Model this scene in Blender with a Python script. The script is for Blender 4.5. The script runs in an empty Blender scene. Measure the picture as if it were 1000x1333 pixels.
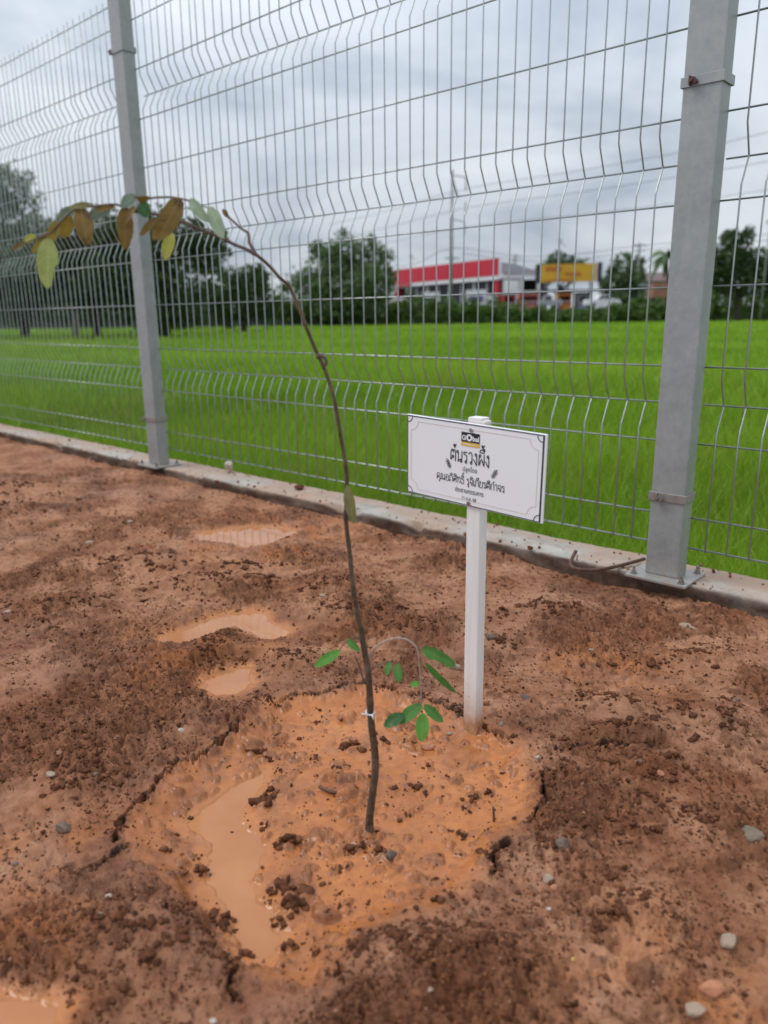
import bpy, bmesh, math, random
import numpy as np
from mathutils import Vector, Matrix
random.seed(7); np.random.seed(7)
rad = math.radians
scene = bpy.context.scene
COL = scene.collection

# ------------------------------------------------------------------ camera
CAM_H = 0.76
PITCH, ROLL, FPX = rad(14.5592), -0.01256, 984.57
_F = np.array([0, math.cos(PITCH), -math.sin(PITCH)])
_U0 = np.array([0, math.sin(PITCH), math.cos(PITCH)])
_R0 = np.array([1.0, 0, 0])
CR = _R0 * math.cos(ROLL) + _U0 * math.sin(ROLL)
CU = _U0 * math.cos(ROLL) - _R0 * math.sin(ROLL)
CF = _F
CPOS = np.array([0, 0, CAM_H])
cam_data = bpy.data.cameras.new('camera')
cam = bpy.data.objects.new('camera', cam_data)
COL.objects.link(cam)
cam.matrix_world = Matrix(((CR[0], CU[0], -CF[0], 0), (CR[1], CU[1], -CF[1], 0), (CR[2], CU[2], -CF[2], CAM_H), (0, 0, 0, 1)))
cam_data.sensor_width = 36
cam_data.lens = FPX / 1333.0 * 36
cam_data.clip_start = 0.05
cam_data.clip_end = 2000
cam_data.dof.use_dof = True
cam_data.dof.focus_distance = 1.55
cam_data.dof.aperture_fstop = 3.0
scene.camera = cam

# ------------------------------------------------------------------ world, sun, exposure
SUN_EL, SUN_AZ = rad(52), rad(-84)          # azimuth from +Y clockwise: high on the left
world = bpy.data.worlds.new('World')
scene.world = world
world.use_nodes = True
wn, wl = world.node_tree.nodes, world.node_tree.links
wn.clear()
def wnode(t, **k):
    n = wn.new(t)
    for a, b in k.items(): setattr(n, a, b)
    return n
w_out = wnode('ShaderNodeOutputWorld'); w_bg = wnode('ShaderNodeBackground')
w_sky = wnode('ShaderNodeTexSky', sky_type='NISHITA', sun_disc=False)
w_sky.sun_elevation = SUN_EL; w_sky.sun_rotation = SUN_AZ
w_bg.inputs['Strength'].default_value = 0.1
tc = wnode('ShaderNodeTexCoord'); sx = wnode('ShaderNodeSeparateXYZ')
wl.new(tc.outputs['Generated'], sx.inputs[0])
def wmath(op, a, b=None, c=None, clamp=False):
    n = wnode('ShaderNodeMath', operation=op, use_clamp=clamp)
    for i, v in enumerate((a, b, c)):
        if v is None: continue
        if isinstance(v, (int, float)): n.inputs[i].default_value = v
        else: wl.new(v, n.inputs[i])
    return n.outputs[0]
zc = wmath('MAXIMUM', sx.outputs['Z'], 0.0)
den = wmath('ADD', zc, 0.30)
cx, cy = wmath('DIVIDE', sx.outputs['X'], den), wmath('DIVIDE', sx.outputs['Y'], den)
cv = wnode('ShaderNodeCombineXYZ'); wl.new(cx, cv.inputs[0]); wl.new(cy, cv.inputs[1])
cn = wnode('ShaderNodeTexNoise'); cn.inputs['Scale'].default_value = 1.35; cn.inputs['Detail'].default_value = 6
cn.inputs['Roughness'].default_value = 0.52; cn.inputs['Distortion'].default_value = 0.35
wl.new(cv.outputs[0], cn.inputs['Vector'])
cr = wnode('ShaderNodeValToRGB')
e = cr.color_ramp.elements
e[0].position = 0.38; e[0].color = (0.42, 0.485, 0.575, 1)
e[1].position = 0.63; e[1].color = (0.77, 0.820, 0.875, 1)
m_ = e.new(0.5); m_.color = (0.62, 0.68, 0.755, 1)
wl.new(cn.outputs['Fac'], cr.inputs[0])
# an overcast sky grows brighter towards the zenith (CIE overcast law)
grad = wmath('MULTIPLY_ADD', zc, 1.50, 0.80)
gscale = wmath('MULTIPLY', grad, 10.0)       # the background strength is 0.1
vm = wnode('ShaderNodeVectorMath', operation='SCALE')
wl.new(cr.outputs[0], vm.inputs[0]); wl.new(gscale, vm.inputs['Scale'])
mix = wnode('ShaderNodeMix', data_type='RGBA'); mix.inputs['Factor'].default_value = 0.95
wl.new(w_sky.outputs[0], mix.inputs['A']); wl.new(vm.outputs[0], mix.inputs['B'])
wl.new(mix.outputs['Result'], w_bg.inputs['Color']); wl.new(w_bg.outputs[0], w_out.inputs[0])

sun_data = bpy.data.lights.new('sun', 'SUN')
sun = bpy.data.objects.new('sun', sun_data); COL.objects.link(sun)
sun_data.energy = 1.35; sun_data.angle = rad(22); sun_data.color = (1.0, 0.96, 0.90)
sd = Vector((math.sin(SUN_AZ) * math.cos(SUN_EL), math.cos(SUN_AZ) * math.cos(SUN_EL), math.sin(SUN_EL)))
sun.rotation_euler = (-sd).to_track_quat('-Z', 'Y').to_euler()
scene.view_settings.view_transform = 'Standard'
scene.view_settings.look = 'None'
scene.view_settings.exposure = 0.0
scene.view_settings.gamma = 1.0
scene.view_settings.use_curve_mapping = False
scene.render.engine = 'CYCLES'
scene.cycles.max_bounces = 6
scene.cycles.use_denoising = True

# ------------------------------------------------------------------ frames: photo points to places
FA = rad(47.5729)
FN = np.array([math.cos(FA), math.sin(FA), 0.0])     # across the fence, away from the mud
FT = np.array([-math.sin(FA), math.cos(FA), 0.0])    # along the fence, away to the left
F_ROT = FA - math.pi / 2                              # local x = -FT, local y = FN
def ray(px, py): return CF + (px - 500) / FPX * CR - (py - 666.5) / FPX * CU
def gpt(px, py, z=0.0):
    d = ray(px, py); return CPOS + d * ((z - CAM_H) / d[2])
def dpt(px, py, Y):
    d = ray(px, py); return CPOS + d * (Y / d[1])
def fpt(n, s, z=0.0): return FN * n + FT * s + np.array([0, 0, z])

# ------------------------------------------------------------------ building helpers
def tag(o, label=None, cat=None, group=None, kind=None):
    if label: o['label'] = label
    if cat: o['category'] = cat
    if group: o['group'] = group
    if kind: o['kind'] = kind
    return o
def thing(name, label, cat, loc=(0, 0, 0), rz=0.0, group=None):
    o = bpy.data.objects.new(name, None); COL.objects.link(o)
    o.empty_display_size = 0.1
    o.location = loc; o.rotation_euler = (0, 0, rz)
    return tag(o, label, cat, group)
def link(name, me, parent=None, loc=None, rot=None):
    o = bpy.data.objects.new(name, me); COL.objects.link(o)
    if parent is not None: o.parent = parent
    if loc is not None: o.location = loc
    if rot is not None: o.rotation_euler = rot
    return o
def copy_tree(o, parent=None):
    c = o.copy(); COL.objects.link(c)
    if parent is not None: c.parent = parent
    for ch in list(o.children): copy_tree(ch, c)
    return c
def mesh_np(name, V, F, mat=None, smooth=False, mats=None, fm=None):
    """V (n,3); F (m,k) int array or list of lists"""
    me = bpy.data.meshes.new(name)
    V = np.asarray(V, dtype=np.float32)
    if isinstance(F, np.ndarray):
        m, k = F.shape
        me.vertices.add(len(V)); me.vertices.foreach_set('co', V.ravel())
        me.loops.add(m * k); me.loops.foreach_set('vertex_index', F.astype(np.int32).ravel())
        me.polygons.add(m); me.polygons.foreach_set('loop_start', np.arange(0, m * k, k, dtype=np.int32))
        me.update(calc_edges=True)
    else:
        me.from_pydata([tuple(v) for v in V], [], F); me.update()
    for mm in (mats or ([mat] if mat else [])): me.materials.append(mm)
    if fm is not None: me.polygons.foreach_set('material_index', np.asarray(fm, dtype=np.int32))
    if smooth: me.polygons.foreach_set('use_smooth', np.ones(len(me.polygons), dtype=bool))
    return me
def attr(me, name, vals):
    a = me.attributes.new(name, 'FLOAT', 'POINT'); a.data.foreach_set('value', np.asarray(vals, dtype=np.float32))
class MB:
    """collects simple shapes into one mesh"""
    def __init__(s): s.v, s.f = [], []
    def add(s, V, F):
        b = len(s.v); s.v += [tuple(map(float, q)) for q in V]; s.f += [[i + b for i in q] for q in F]; return s
    def box(s, c, d, rz=0.0):
        x, y, z = d[0] / 2, d[1] / 2, d[2] / 2
        P = [(i * x, j * y, k * z) for k in (-1, 1) for j in (-1, 1) for i in (-1, 1)]
        cz, sz = math.cos(rz), math.sin(rz)
        P = [(c[0] + p[0] * cz - p[1] * sz, c[1] + p[0] * sz + p[1] * cz, c[2] + p[2]) for p in P]
        return s.add(P, [[0, 2, 3, 1], [4, 5, 7, 6], [0, 1, 5, 4], [2, 6, 7, 3], [0, 4, 6, 2], [1, 3, 7, 5]])
    def tube(s, pts, r, n=6, cap=True):
        pts = [np.asarray(p, float) for p in pts]
        rs = list(r) if isinstance(r, (list, tuple, np.ndarray)) else [r] * len(pts)
        V, F = [], []
        up = None
        for i, p in enumerate(pts):
            a = pts[max(i - 1, 0)]; b = pts[min(i + 1, len(pts) - 1)]
            t = (b - a) / (np.linalg.norm(b - a) + 1e-12)
            if up is None:
                up = np.array([0, 0, 1.0]) if abs(t[2]) < 0.9 else np.array([0, 1.0, 0])
            u = np.cross(t, up); u /= np.linalg.norm(u) + 1e-12
            w = np.cross(u, t); up = w
            for k in range(n):
                an = 2 * math.pi * k / n
                V.append(p + (u * math.cos(an) + w * math.sin(an)) * rs[i])
        for i in range(len(pts) - 1):
            for k in range(n):
                F.append([i * n + k, i * n + (k + 1) % n, (i + 1) * n + (k + 1) % n, (i + 1) * n + k])
        if cap: F += [list(range(n))[::-1], [(len(pts) - 1) * n + k for k in range(n)]]
        return s.add(V, F)
    def cyl(s, c, r, h, n=12, axis=2, r2=None):
        c = np.asarray(c, float); d = np.zeros(3); d[axis] = h / 2
        return s.tube([c - d, c + d], [r, r if r2 is None else r2], n)
    def prism(s, outline, y0, y1):
        """outline of (x,z) extruded in y"""
        n = len(outline)
        V = [(x, y0, z) for x, z in outline] + [(x, y1, z) for x, z in outline]
        F = [[i, (i + 1) % n, n + (i + 1) % n, n + i] for i in range(n)] + [list(range(n))[::-1], list(range(n, 2 * n))]
        return s.add(V, F)
    def mesh(s, name, mat, smooth=False, bevel=0.0, seg=2):
        me = bpy.data.meshes.new(name); me.from_pydata(s.v, [], s.f); me.update()
        bm = bmesh.new(); bm.from_mesh(me)
        if bevel:
            bmesh.ops.bevel(bm, geom=bm.edges[:], offset=bevel, segments=seg, profile=0.6, affect='EDGES')
        bmesh.ops.recalc_face_normals(bm, faces=bm.faces[:])
        bm.to_mesh(me); bm.free()
        me.materials.append(mat)
        if smooth: me.polygons.foreach_set('use_smooth', np.ones(len(me.polygons), dtype=bool))
        return me
    def build(s, name, mat, parent=None, smooth=False, bevel=0.0, loc=None, rot=None, seg=2):
        return link(name, s.mesh(name, mat, smooth, bevel, seg), parent, loc, rot)

def spline(P, m=8):
    P = [np.asarray(p, float) for p in P]
    Q = [2 * P[0] - P[1]] + P + [2 * P[-1] - P[-2]]
    out = []
    for i in range(1, len(Q) - 2):
        a, b, c, d = Q[i - 1:i + 3]
        for k in range(m):
            t = k / m
            out.append(0.5 * (2 * b + (c - a) * t + (2 * a - 5 * b + 4 * c - d) * t * t + (3 * b - a - 3 * c + d) * t ** 3))
    out.append(P[-1]); return out

# ------------------------------------------------------------------ materials
def mat_nodes(name):
    m = bpy.data.materials.new(name); m.use_nodes = True
    nt = m.node_tree; b = nt.nodes['Principled BSDF']
    return m, nt, b
class NT:
    def __init__(s, nt): s.nt = nt
    def n(s, t, **k):
        q = s.nt.nodes.new(t)
        for a, b in k.items(): setattr(q, a, b)
        return q
    def set(s, sock, v):
        if isinstance(v, (int, float)): sock.default_value = v
        elif isinstance(v, (tuple, list)): sock.default_value = tuple(v) + ((1,) if len(v) == 3 and len(sock.default_value) == 4 else ())
        else: s.nt.links.new(v, sock)
    def noise(s, scale, detail=4, rough=0.55, vec=None, dist=0.0, out='Fac'):
        q = s.n('ShaderNodeTexNoise'); q.inputs['Scale'].default_value = scale; q.inputs['Detail'].default_value = detail
        q.inputs['Roughness'].default_value = rough; q.inputs['Distortion'].default_value = dist
        if vec is not None: s.nt.links.new(vec, q.inputs['Vector'])
        return q.outputs[out]
    def coord(s, which='Object', scale=None):
        c = s.n('ShaderNodeTexCoord').outputs[which]
        if scale is None: return c
        m = s.n('ShaderNodeMapping'); s.nt.links.new(c, m.inputs[0]); m.inputs['Scale'].default_value = scale
        return m.outputs[0]
    def ramp(s, fac, *stops):
        q = s.n('ShaderNodeValToRGB'); el = q.color_ramp.elements
        while len(el) < len(stops): el.new(0.5)
        for k, (p, c) in enumerate(stops):
            el[k].position = p; el[k].color = tuple(c) + (1,) if not isinstance(c, (int, float)) else (c, c, c, 1)
        s.nt.links.new(fac, q.inputs[0]); return q.outputs[0]
    def mix(s, f, a, b):
        q = s.n('ShaderNodeMix', data_type='RGBA')
        s.set(q.inputs['Factor'], f); s.set(q.inputs['A'], a); s.set(q.inputs['B'], b); return q.outputs['Result']
    def math(s, op, a, b=None, c=None, clamp=False):
        q = s.n('ShaderNodeMath', operation=op, use_clamp=clamp)
        for i, v in enumerate((a, b, c)):
            if v is not None: s.set(q.inputs[i], v)
        return q.outputs[0]
    def attr(s, name): return s.n('ShaderNodeAttribute', attribute_name=name).outputs['Fac']
    def bump(s, h, strength=0.3, dist=0.01, normal=None):
        q = s.n('ShaderNodeBump'); q.inputs['Strength'].default_value = strength; q.inputs['Distance'].default_value = dist
        s.nt.links.new(h, q.inputs['Height'])
        if normal is not None: s.nt.links.new(normal, q.inputs['Normal'])
        return q.outputs[0]

def simple(name, c, rough=0.6, metal=0.0, var=0.15, scale=20.0, bump=0.0, spec=0.5, dirt=None, dirt_amt=0.4, coords='Object'):
    m, nt, b = mat_nodes(name); k = NT(nt); co = k.coord(coords)
    f = k.noise(scale, 5, 0.6, co)
    lo = tuple(v * (1 - var) for v in c); hi = tuple(min(1, v * (1 + var)) for v in c)
    col = k.ramp(f, (0.3, lo), (0.7, hi))
    if dirt is not None:
        g = k.ramp(k.noise(scale * 0.27, 6, 0.65, co), (0.45, 0.0), (0.75, dirt_amt))
        col = k.mix(g, col, dirt)
    nt.links.new(col, b.inputs['Base Color'])
    b.inputs['Roughness'].default_value = rough; b.inputs['Metallic'].default_value = metal
    b.inputs['Specular IOR Level'].default_value = spec
    if bump: nt.links.new(k.bump(k.noise(scale * 3, 4, 0.6, co), bump, 0.002), b.inputs['Normal'])
    return m

def galvanised(name, base=0.315, patch=True):
    m, nt, b = mat_nodes(name); k = NT(nt); co = k.coord('Object')
    v = k.n('ShaderNodeTexVoronoi'); v.inputs['Scale'].default_value = 90; nt.links.new(co, v.inputs['Vector'])
    f = k.math('MULTIPLY_ADD', v.outputs['Color'], 0.16, k.math('MULTIPLY', k.noise(14, 7, 0.7, co), 0.84))
    c0, c1 = (base * .84, base * .89, base * .89), (base * 1.13, base * 1.16, base * 1.15)
    col = k.ramp(f, (0.32, c0), (0.68, c1))
    streak = k.noise(1.0, 5, 0.6, k.coord('Object', (40, 40, 2.2)))
    col = k.mix(k.ramp(streak, (0.60, 0.0), (0.72, 0.22)), col, (base * 1.45, base * 1.46, base * 1.42))
    sz_ = k.n('ShaderNodeSeparateXYZ'); nt.links.new(co, sz_.inputs[0])
    lowz = k.math('SUBTRACT', 1.0, k.math('DIVIDE', sz_.outputs['Z'], 0.10), clamp=True)
    mudf = k.math('MULTIPLY', k.math('POWER', lowz, 1.5), k.ramp(k.noise(85, 5, .7, co), (.42, .05), (.62, .75)))
    col = k.mix(mudf, col, (.36, .25, .175))
    nt.links.new(col, b.inputs['Base Color'])
    b.inputs['Metallic'].default_value = 0.35
    nt.links.new(k.ramp(f, (0.3, 0.42), (0.7, 0.62)), b.inputs['Roughness'])
    nt.links.new(k.bump(k.noise(160, 3, 0.6, co), 0.10, 0.001), b.inputs['Normal'])
    return m

M = {}
M['galv'] = galvanised('galvanised_steel')
M['wire'] = simple('galvanised_wire', (0.36, 0.385, 0.385), 0.36, 0.8, 0.15, 30)
M['bolt'] = simple('zinc_bolt', (0.30, 0.29, 0.27), 0.45, 0.6, 0.3, 90, dirt=(0.16, 0.07, 0.035), dirt_amt=0.8)
M['rusty_band'] = simple('stained_clamp_band', (0.30, 0.28, 0.26), 0.55, 0.4, 0.2, 60, dirt=(0.17, 0.09, 0.055), dirt_amt=0.8)
M['red_bolt'] = simple('red_tinted_bolt', (0.12, 0.05, 0.05), 0.5, 0.5, 0.4, 150)
M['rust'] = simple('rusty_bar', (0.10, 0.052, 0.035), 0.8, 0.2, 0.4, 70, 0.5, dirt=(0.22, 0.10, 0.05))
M['bark'] = simple('sapling_bark', (0.082, 0.052, 0.033), 0.75, 0, 0.45, 120, 0.8, dirt=(0.22, 0.145, 0.095), dirt_amt=0.75, spec=.2)
M['young_bark'] = simple('young_reddish_bark', (0.10, 0.052, 0.040), 0.6, 0, 0.3, 120, 0.3, dirt=(0.2, 0.14, 0.09), dirt_amt=0.4)
M['pale_twig'] = simple('pale_dry_twig', (0.36, 0.27, 0.21), 0.7, 0, 0.2, 150)
M['print_black'] = simple('black_print', (0.018, 0.018, 0.022), 0.5, 0, 0.05, 10)
M['print_navy'] = simple('navy_print', (0.022, 0.024, 0.05), 0.5, 0, 0.05, 10)
M['print_grey'] = simple('grey_print', (0.13, 0.13, 0.14), 0.5, 0, 0.05, 10)
M['print_tan'] = simple('tan_print', (0.62, 0.50, 0.40), 0.5, 0, 0.05, 10)
M['print_yellow'] = simple('yellow_print', (0.72, 0.43, 0.05), 0.5, 0, 0.05, 10)
M['print_white'] = simple('white_print', (0.8, 0.8, 0.8), 0.5, 0, 0.02, 10)
M['board'] = simple('white_plastic_board', (0.82, 0.81, 0.83), 0.42, 0, 0.015, 6, spec=0.4)
M['thread'] = simple('white_thread', (0.72, 0.72, 0.74), 0.6, 0, 0.1, 60)

def stake_material():
    m, nt, b = mat_nodes('white_painted_wood'); k = NT(nt); co = k.coord('Object')
    sp = k.ramp(k.noise(210, 3, 0.6, co), (0.64, 0.0), (0.70, 0.9))
    grain = k.noise(1.0, 4, 0.6, k.coord('Object', (90, 90, 5)))
    col = k.ramp(grain, (0.3, (0.70, 0.665, 0.645)), (0.7, (0.80, 0.775, 0.765)))
    sxz = k.n('ShaderNodeSeparateXYZ'); nt.links.new(co, sxz.inputs[0])
    low = k.math('SUBTRACT', 1.0, k.math('DIVIDE', sxz.outputs['Z'], 0.13), clamp=True)
    low2 = k.math('POWER', low, 1.6)
    spl = k.math('MULTIPLY', sp, k.math('MULTIPLY_ADD', low, 1.0, 0.10), clamp=True)
    col = k.mix(spl, col, (0.30, 0.15, 0.08))
    st = k.math('MULTIPLY', low2, k.math('MULTIPLY_ADD', k.noise(35, 4, 0.6, co), 1.6, 0.05), clamp=True)
    col = k.mix(st, col, (0.45, 0.22, 0.10))
    splash = k.ramp(k.math('DIVIDE', k.math('ADD', sxz.outputs['Z'], k.math('MULTIPLY', k.noise(75, 5, 0.65, co), 0.050)), 0.10), (0.42, 1.0), (0.64, 0.30), (0.86, 0.0))
    col = k.mix(k.math('MULTIPLY', splash, 0.8), col, k.ramp(k.noise(90, 4, .6, co), (.35, (0.30, 0.13, 0.055)), (.65, (0.50, 0.27, 0.14))))
    nt.links.new(col, b.inputs['Base Color']); b.inputs['Roughness'].default_value = 0.5
    nt.links.new(k.bump(grain, 0.15, 0.001), b.inputs['Normal'])
    return m
M['stake'] = stake_material()

def leaf_material(name, c, c2, rough=0.45, blotch=None, trans=0.25):
    m, nt, b = mat_nodes(name); k = NT(nt)
    uv = k.n('ShaderNodeTexCoord').outputs['UV']
    s = k.n('ShaderNodeSeparateXYZ'); nt.links.new(uv, s.inputs[0])
    u, v = s.outputs['X'], s.outputs['Y']
    co = k.coord('Object')
    col = k.ramp(k.noise(70, 5, 0.65, co), (0.3, c), (0.7, c2))
    if blotch is not None:
        col = k.mix(k.ramp(k.noise(38, 4, 0.6, co), (0.60, 0.0), (0.66, 0.85)), col, blotch)
    av = k.math('ABSOLUTE', k.math('SUBTRACT', v, 0.5))
    mid = k.math('LESS_THAN', av, 0.028)
    side = k.math('SINE', k.math('MULTIPLY', k.math('SUBTRACT', u, k.math('MULTIPLY', av, 0.45)), 58.0))
    sv = k.math('MULTIPLY', k.math('GREATER_THAN', side, 0.93), 0.35)
    vein = k.math('MAXIMUM', k.math('MULTIPLY', mid, 0.55), sv)
    col = k.mix(vein, col, tuple(min(1, x * 1.35 + 0.02) for x in c2))
    nt.links.new(col, b.inputs['Base Color']); b.inputs['Roughness'].default_value = rough
    b.inputs['Specular IOR Level'].default_value = 0.22
    nt.links.new(k.bump(k.math('SUBTRACT', 1.0, vein), 0.25, 0.0008), b.inputs['Normal'])
    tr = k.n('ShaderNodeBsdfTranslucent'); nt.links.new(col, tr.inputs['Color'])
    mx = k.n('ShaderNodeMixShader'); mx.inputs[0].default_value = trans
    nt.links.new(b.outputs[0], mx.inputs[1]); nt.links.new(tr.outputs[0], mx.inputs[2])
    nt.links.new(mx.outputs[0], nt.nodes['Material Output'].inputs['Surface'])
    return m
LEAF = {
    'lime': leaf_material('lime_leaf', (0.25, 0.29, 0.075), (0.36, 0.39, 0.13)),
    'yellow': leaf_material('yellow_leaf', (0.33, 0.32, 0.05), (0.44, 0.42, 0.09)),
    'mustard': leaf_material('mustard_leaf', (0.22, 0.145, 0.022), (0.30, 0.205, 0.036), blotch=(0.14, 0.08, 0.03)),
    'brown': leaf_material('brown_leaf', (0.135, 0.080, 0.018), (0.200, 0.125, 0.026), blotch=(0.075, 0.035, 0.014)),
    'olive': leaf_material('olive_leaf', (0.15, 0.13, 0.045), (0.23, 0.20, 0.075)),
    'sage': leaf_material('sage_leaf', (0.135, 0.18, 0.12), (0.22, 0.27, 0.19), 0.38),
    'pale': leaf_material('pale_green_leaf', (0.22, 0.28, 0.17), (0.30, 0.37, 0.24), 0.38),
    'green': leaf_material('green_leaf', (0.055, 0.155, 0.028), (0.10, 0.235, 0.05), 0.32),
    'dark': leaf_material('dark_green_leaf', (0.028, 0.085, 0.022), (0.055, 0.135, 0.038), 0.35),
    'bright': leaf_material('bright_green_leaf', (0.085, 0.24, 0.03), (0.14, 0.32, 0.055), 0.35),
}

# ------------------------------------------------------------------ noise for the mud
def _hash(ix, iy, seed):
    h = (ix.astype(np.int64) * 374761393 + iy.astype(np.int64) * 668265263 + seed * 974634777) & 0xffffffff
    h = ((h ^ (h >> 13)) * 1274126177) & 0xffffffff
    return ((h ^ (h >> 16)) & 0xffff).astype(np.float64) / 65535.0
def perlin(x, y, seed=0):
    x0, y0 = np.floor(x), np.floor(y); fx, fy = x - x0, y - y0
    ix, iy = x0.astype(np.int64), y0.astype(np.int64)
    u, v = fx * fx * fx * (fx * (fx * 6 - 15) + 10), fy * fy * fy * (fy * (fy * 6 - 15) + 10)
    def g(dx, dy):
        a = _hash(ix + dx, iy + dy, seed) * 2 * np.pi
        return np.cos(a) * (fx - dx) + np.sin(a) * (fy - dy)
    a, b, c, d = g(0, 0), g(1, 0), g(0, 1), g(1, 1)
    return (a + (b - a) * u) * (1 - v) + (c + (d - c) * u) * v
def fbm(x, y, scale, octv=4, gain=0.5, seed=0):
    s, a = 0, 1.0
    for o in range(octv):
        s = s + a * perlin(x * scale, y * scale, seed + o * 17); a *= gain; scale *= 2.03
    return s
def sstep(a, b, x):
    t = np.clip((x - a) / (b - a), 0, 1); return t * t * (3 - 2 * t)
def seg_dist(X, Y, P, closed=True):
    """distance to a polyline, and inside sign when closed (negative inside)"""
    P = np.asarray(P)[:, :2]; n = len(P)
    d = np.full(X.shape, 1e9); ins = np.zeros(X.shape, bool)
    for i in range(n if closed else n - 1):
        a, b = P[i], P[(i + 1) % n]; ab = b - a
        t = np.clip(((X - a[0]) * ab[0] + (Y - a[1]) * ab[1]) / (ab @ ab + 1e-12), 0, 1)
        d = np.minimum(d, np.hypot(X - a[0] - t * ab[0], Y - a[1] - t * ab[1]))
        if closed:
            c = ((a[1] > Y) != (b[1] > Y)) & (X < (b[0] - a[0]) * (Y - a[1]) / (b[1] - a[1] + 1e-15) + a[0])
            ins ^= c
    return np.where(ins, -d, d) if closed else d

# ------------------------------------------------------------------ the mud: one sheet out to the kerb
AZ = np.concatenate([np.linspace(-84, -36, 40, endpoint=False), np.linspace(-36, 34, 800, endpoint=False), np.linspace(34, 70, 30)])
azr = np.radians(AZ)
NR = 820
cosd = np.cos(azr - (math.pi / 2 - FA))        # angle to the fence normal, azimuth measured from +Y
rmax = np.minimum(np.where(cosd > 0.02, 2.03 / np.maximum(cosd, 0.02), 99), 9.0)
R0 = 0.30
tt = np.linspace(0, 1, NR)
lnr = math.log(R0) + tt[None, :] * (np.log(rmax)[:, None] - math.log(R0))
RR = np.exp(lnr)
GX = RR * np.sin(azr)[:, None]; GY = RR * np.cos(azr)[:, None]
basin_px = [(318, 938), (290, 965), (230, 995), (195, 1030), (160, 1065), (153, 1092), (185, 1140), (240, 1180), (290, 1222), (304, 1262), (335, 1300), (430, 1300),
            (452, 1242), (500, 1212), (560, 1200), (610, 1170), (645, 1138), (655, 1103), (690, 1085), (708, 1045), (697, 1000), (684, 968), (640, 945),
            (600, 932), (560, 912), (530, 900), (480, 893), (430, 900), (385, 905), (340, 912)]
pool_px = [(340, 1008), (345, 1024), (320, 1050), (312, 1064), (330, 1085), (346, 1102), (342, 1124), (324, 1150), (336, 1176), (360, 1200), (366, 1222),
           (350, 1250), (325, 1242), (304, 1220), (295, 1190), (281, 1166), (268, 1140), (272, 1100), (250, 1082), (240, 1070), (270, 1054), (300, 1026)]
puddle_px = {
    'far': [(252, 696), (290, 690), (330, 685), (365, 688), (386, 692), (370, 701), (350, 708), (320, 713), (290, 706), (262, 704)],
    'twin': [(212, 828), (250, 818), (280, 804), (310, 799), (345, 798), (352, 811), (382, 822), (366, 831), (340, 831), (322, 822), (306, 816), (285, 822), (260, 830), (234, 838), (216, 841)],
    'notch': [(266, 886), (290, 874), (324, 869), (326, 890), (308, 903), (282, 906), (268, 898)],
    'corner': [(-70, 1312), (0, 1306), (52, 1304), (66, 1320), (72, 1338), (40, 1362), (-70, 1362)],
}
POOL_Z = -0.030
PUD_Z = {'far': -0.012, 'twin': -0.016, 'notch': -0.020, 'corner': -0.018}
g2 = lambda L, z=0.0: np.array([gpt(x, y, z) for x, y in L])
BASIN, POOL = g2(basin_px, -0.008), g2(pool_px, POOL_Z)
PUD = {k: g2(v, PUD_Z[k]) for k, v in puddle_px.items()}
wx = GX + 0.013 * fbm(GX, GY, 16, 3, .5, 5); wy = GY + 0.013 * fbm(GX, GY, 16, 3, .5, 9)
NNc = GX * FN[0] + GY * FN[1]; SSc = GX * FT[0] + GY * FT[1]
churn = sstep(-0.12, 0.30, fbm(GX * 0.9 + 3, GY * 1.0, 2.6, 4, .55, 21))       # 0 smooth crust, 1 churned
# ridges and hollows seen in the photograph: (px, py, across, along depth, height)
mounds = [(310, 812, .055, .040, .030), (270, 835, .06, .05, .016), (200, 735, .20, .07, .022), (90, 790, .22, .10, .016), (300, 760, .30, .06, .018), (430, 765, .14, .05, .014),
          (300, 858, .13, .045, .024), (460, 800, .20, .05, .016), (545, 822, .11, .045, .030), (390, 862, .12, .05, .012), (20, 640, .35, .12, .035), (10, 660, .2, .1, .02),
          (640, 840, .10, .05, .014), (790, 925, .10, .05, .020), (850, 1010, .11, .06, .026), (820, 960, .10, .035, .018), (930, 935, .10, .06, .018), (735, 1080, .05, .06, .018),
          (840, 1190, .09, .05, .016), (550, 1235, .10, .045, .014), (650, 1260, .12, .06, .012), (480, 1270, .08, .05, .012), (100, 1010, .10, .06, .012),
          (230, 1210, .12, .06, .014), (120, 1230, .10, .06, .010), (60, 960, .12, .06, .012), (880, 1080, .12, .06, .014), (900, 860, .20, .08, .010), (700, 800, .22, .06, .010), (320, 740, .16, .04, .02)]
hollows = [(300, 868, .06, .020, -.030), (545, 838, .09, .018, -.026), (820, 972, .08, .018, -.022), (620, 950, .05, .025, -.012), (60, 1110, .10, .06, -.012), (60, 1230, .06, .06, -.014), (830, 1290, .12, .06, -.012),
           (400, 700, .3, .1, -.010), (170, 840, .18, .06, -.010), (740, 870, .15, .05, -.010), (960, 1000, .12, .05, -.012)]
H = 0.012 * fbm(GX, GY, 1.1, 3, .5, 1) + 0.016 * fbm(GX, GY, 3.6, 3, .5, 2)
for px, py, sx_, sy_, hh in mounds + hollows:
    c = gpt(px, py)
    q = ((wx - c[0]) / (sx_ * .75)) ** 2 + ((wy - c[1]) / (sy_ * .9)) ** 2
    H += hh * (1.2 if hh > 0 else 1) * np.exp(-q * 0.9)
rid = 1 - np.abs(fbm(GX, GY, 13, 3, .55, 31)) * 2.4
H += churn * (0.007 * np.clip(rid, -1, 1) + 0.015 * fbm(GX, GY, 8, 3, .55, 40) + 0.007 * fbm(GX, GY, 24, 4, .6, 41)) + (1 - churn) * 0.0022 * fbm(GX, GY, 30, 3, .5, 43)
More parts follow.
